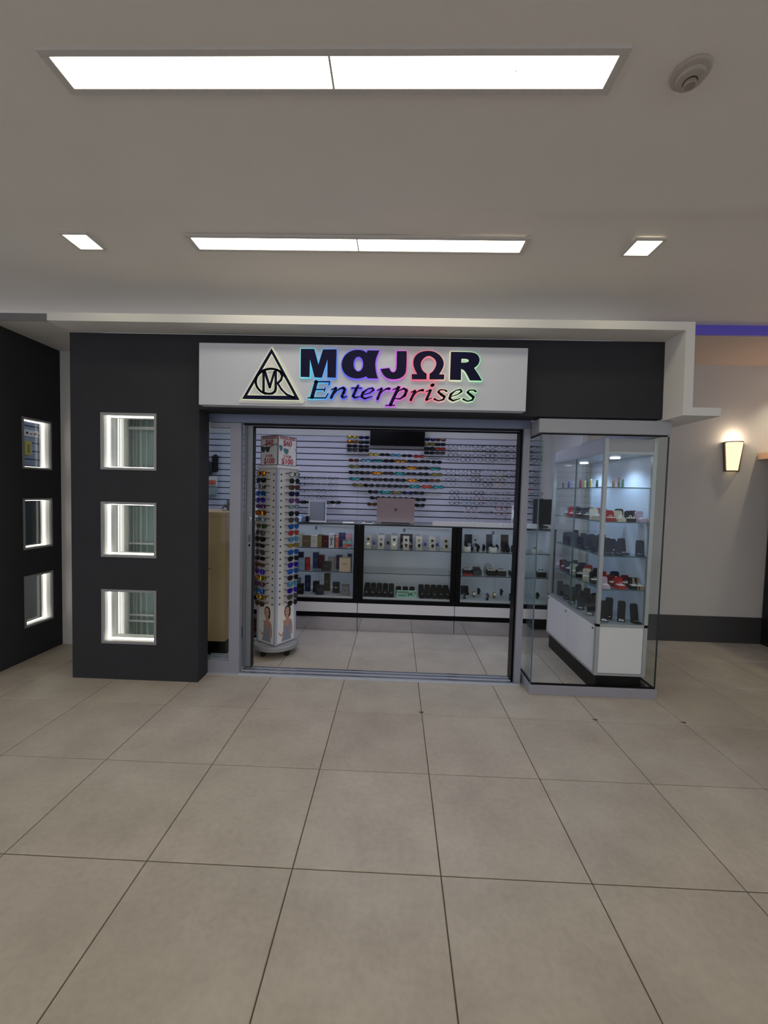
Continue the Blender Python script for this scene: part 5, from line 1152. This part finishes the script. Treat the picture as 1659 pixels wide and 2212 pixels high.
# ================================================================== GOODS IN THE TOWER CABINET
def TXP(px, py, x): return onx(px, py, x)
tubes = [(1207, (70, 80, 70), .062), (1229, (80, 70, 160), .068), (1239, (200, 204, 226), .062), (1254, (150, 56, 56), .075), (1263.5, (210, 196, 130), .062), (1270, (60, 96, 84), .080), (1276.5, (216, 190, 110), .070), (1290, (80, 120, 110), .060)]
def lip(x, y, z, rgb, hh_, label):
    r = thing('lipstick_tube', label, 'lipstick tube', (x, y, z))
    MB().lathe([(.0095, 0), (.0095, hh_*.55)], 12, (x, y, z)).build('tube', colmat(rgb, .3, .3), r, smooth=True)
    MB().lathe([(.0085, hh_*.55), (.0085, hh_-.002), (.007, hh_)], 12, (x, y, z)).build('cap', colmat(tuple(min(255, v+24) for v in rgb), .2, .5), r, smooth=True)
tn = ['grey green', 'violet', 'silver white', 'dark red', 'pale gold', 'dark green', 'bright gold', 'short jade']
for k, (px, c, hh_) in enumerate(tubes):
    p = TXP(px, 1040, 1.665); lip(1.665, min(p.y, 4.15), TSH[0], c, hh_, f'{tn[k]} lipstick tube on the top glass shelf of the tower cabinet')
for px, c, hh_, nm_ in ((1325.5, (176, 140, 110), .058, 'bronze'), (1337, (150, 128, 124), .074, 'tall taupe'), (1345, (100, 160, 150), .062, 'mint green')):
    p = ony(px, 1045, 3.25); lip(p.x, 3.25, TSH[0], c, hh_, f'{nm_} lipstick tube at the front of the top tower shelf')
CN = {(160, 40, 44): 'red', (26, 26, 32): 'black', (196, 192, 176): 'cream', (96, 34, 38): 'dark red', (190, 170, 196): 'lilac', (40, 42, 66): 'navy', (120, 126, 128): 'grey', (70, 64, 70): 'charcoal', (150, 130, 112): 'tan'}
rd, bk, cr_, dr_, li, nv, gr, chl, tan_ = CN.keys()
SEEN = {}
def nth_of(key): SEEN[key] = SEEN.get(key, -1)+1; return NTH[SEEN[key]]
def rb(px, Y, z, c, s_, where, rz=0.):
    p = ony(px, 1150, Y); x = min(max(p.x, TX0+.075), TX1-.055)
    ring_box(x, Y, z, c, f'{nth_of((where, c))} {CN[c]} ring box behind front pane {where}', f'ring boxes {where}', rz, s_)
w2 = 'on the second shelf of the tower cabinet'
# two loose files of boxes on each shelf, front to back
for px, Y, c in ((1317, 3.25, rd), (1338, 3.25, cr_), (1360, 3.25, bk), (1376, 3.345, dr_), (1398, 3.25, li)): rb(px, Y, TSH[1], c, 1.1, w2, random.uniform(-.2, .2))
for y, x, c in ((3.46, 1.66, cr_), (3.47, 1.76, gr), (3.50, 1.88, bk), (3.62, 1.67, bk), (3.66, 1.80, rd), (3.74, 1.665, bk), (3.80, 1.79, dr_), (3.90, 1.665, rd), (4.02, 1.67, gr), (4.10, 1.80, chl)): ring_box(x, y, TSH[1], c, f'{nth_of((w2, c))} {CN[c]} ring box behind front pane {w2}', f'ring boxes {w2}', random.uniform(-.4, .2), 1.2)
w3 = 'on the third shelf of the tower cabinet'
for x, y, h_ in sorted(((1.69, 3.30, .125), (1.77, 3.28, .10), (1.84, 3.34, .12), (1.93, 3.27, .115), (1.66, 3.44, .13), (1.75, 3.50, .14), (1.84, 3.48, .10), (1.66, 3.60, .12), (1.75, 3.66, .12), (1.67, 3.76, .09), (1.67, 3.90, .115), (1.77, 3.86, .11), (1.68, 4.05, .10), (1.80, 4.08, .12)), key=lambda t: t[1]):
    jewel_stand(x, y, TSH[2], (34, 38, 62), f'{nth_of(w3)} navy earring stand behind the front pane '+w3, 'navy stands '+w3, h_, .058, random.uniform(-.5, .3))
w4 = 'on the fourth shelf of the tower cabinet'
for px, Y, c in ((1312, 3.25, li), (1331, 3.345, dr_), (1346, 3.25, rd), (1358, 3.345, dr_), (1376, 3.25, bk), (1396, 3.25, tan_)): rb(px, Y, TSH[3], c, 1.1, w4, random.uniform(-.3, .3))
for y, x, c in ((3.42, 1.665, bk), (3.44, 1.76, rd), (3.46, 1.86, nv), (3.56, 1.665, cr_), (3.60, 1.78, bk), (3.68, 1.66, bk), (3.76, 1.77, rd), (3.80, 1.665, cr_), (3.88, 1.78, nv), (3.93, 1.67, nv), (4.02, 1.78, chl), (4.04, 1.67, dr_), (4.15, 1.67, li)): ring_box(x, y, TSH[3], c, f'{nth_of((w4, c))} {CN[c]} ring box behind front pane {w4}', f'ring boxes {w4}', random.uniform(-.5, .2), 1.2)
w5 = 'on the base deck of the tower cabinet'
for k, (x, y, h_) in enumerate(((1.69, 3.29, .15), (1.76, 3.36, .16), (1.83, 3.30, .15), (1.92, 3.26, .14), (1.66, 3.46, .16), (1.75, 3.54, .15), (1.66, 3.64, .15), (1.76, 3.74, .15), (1.66, 3.82, .14), (1.67, 3.96, .13), (1.78, 3.94, .14), (1.67, 4.12, .13))):
    jewel_stand(x, y, .556, (34, 35, 40), f'{nth_of(w5)} black earring stand behind the front pane '+w5, 'black stands '+w5, h_, .056, random.uniform(-.6, .3), card=k % 2 == 0)
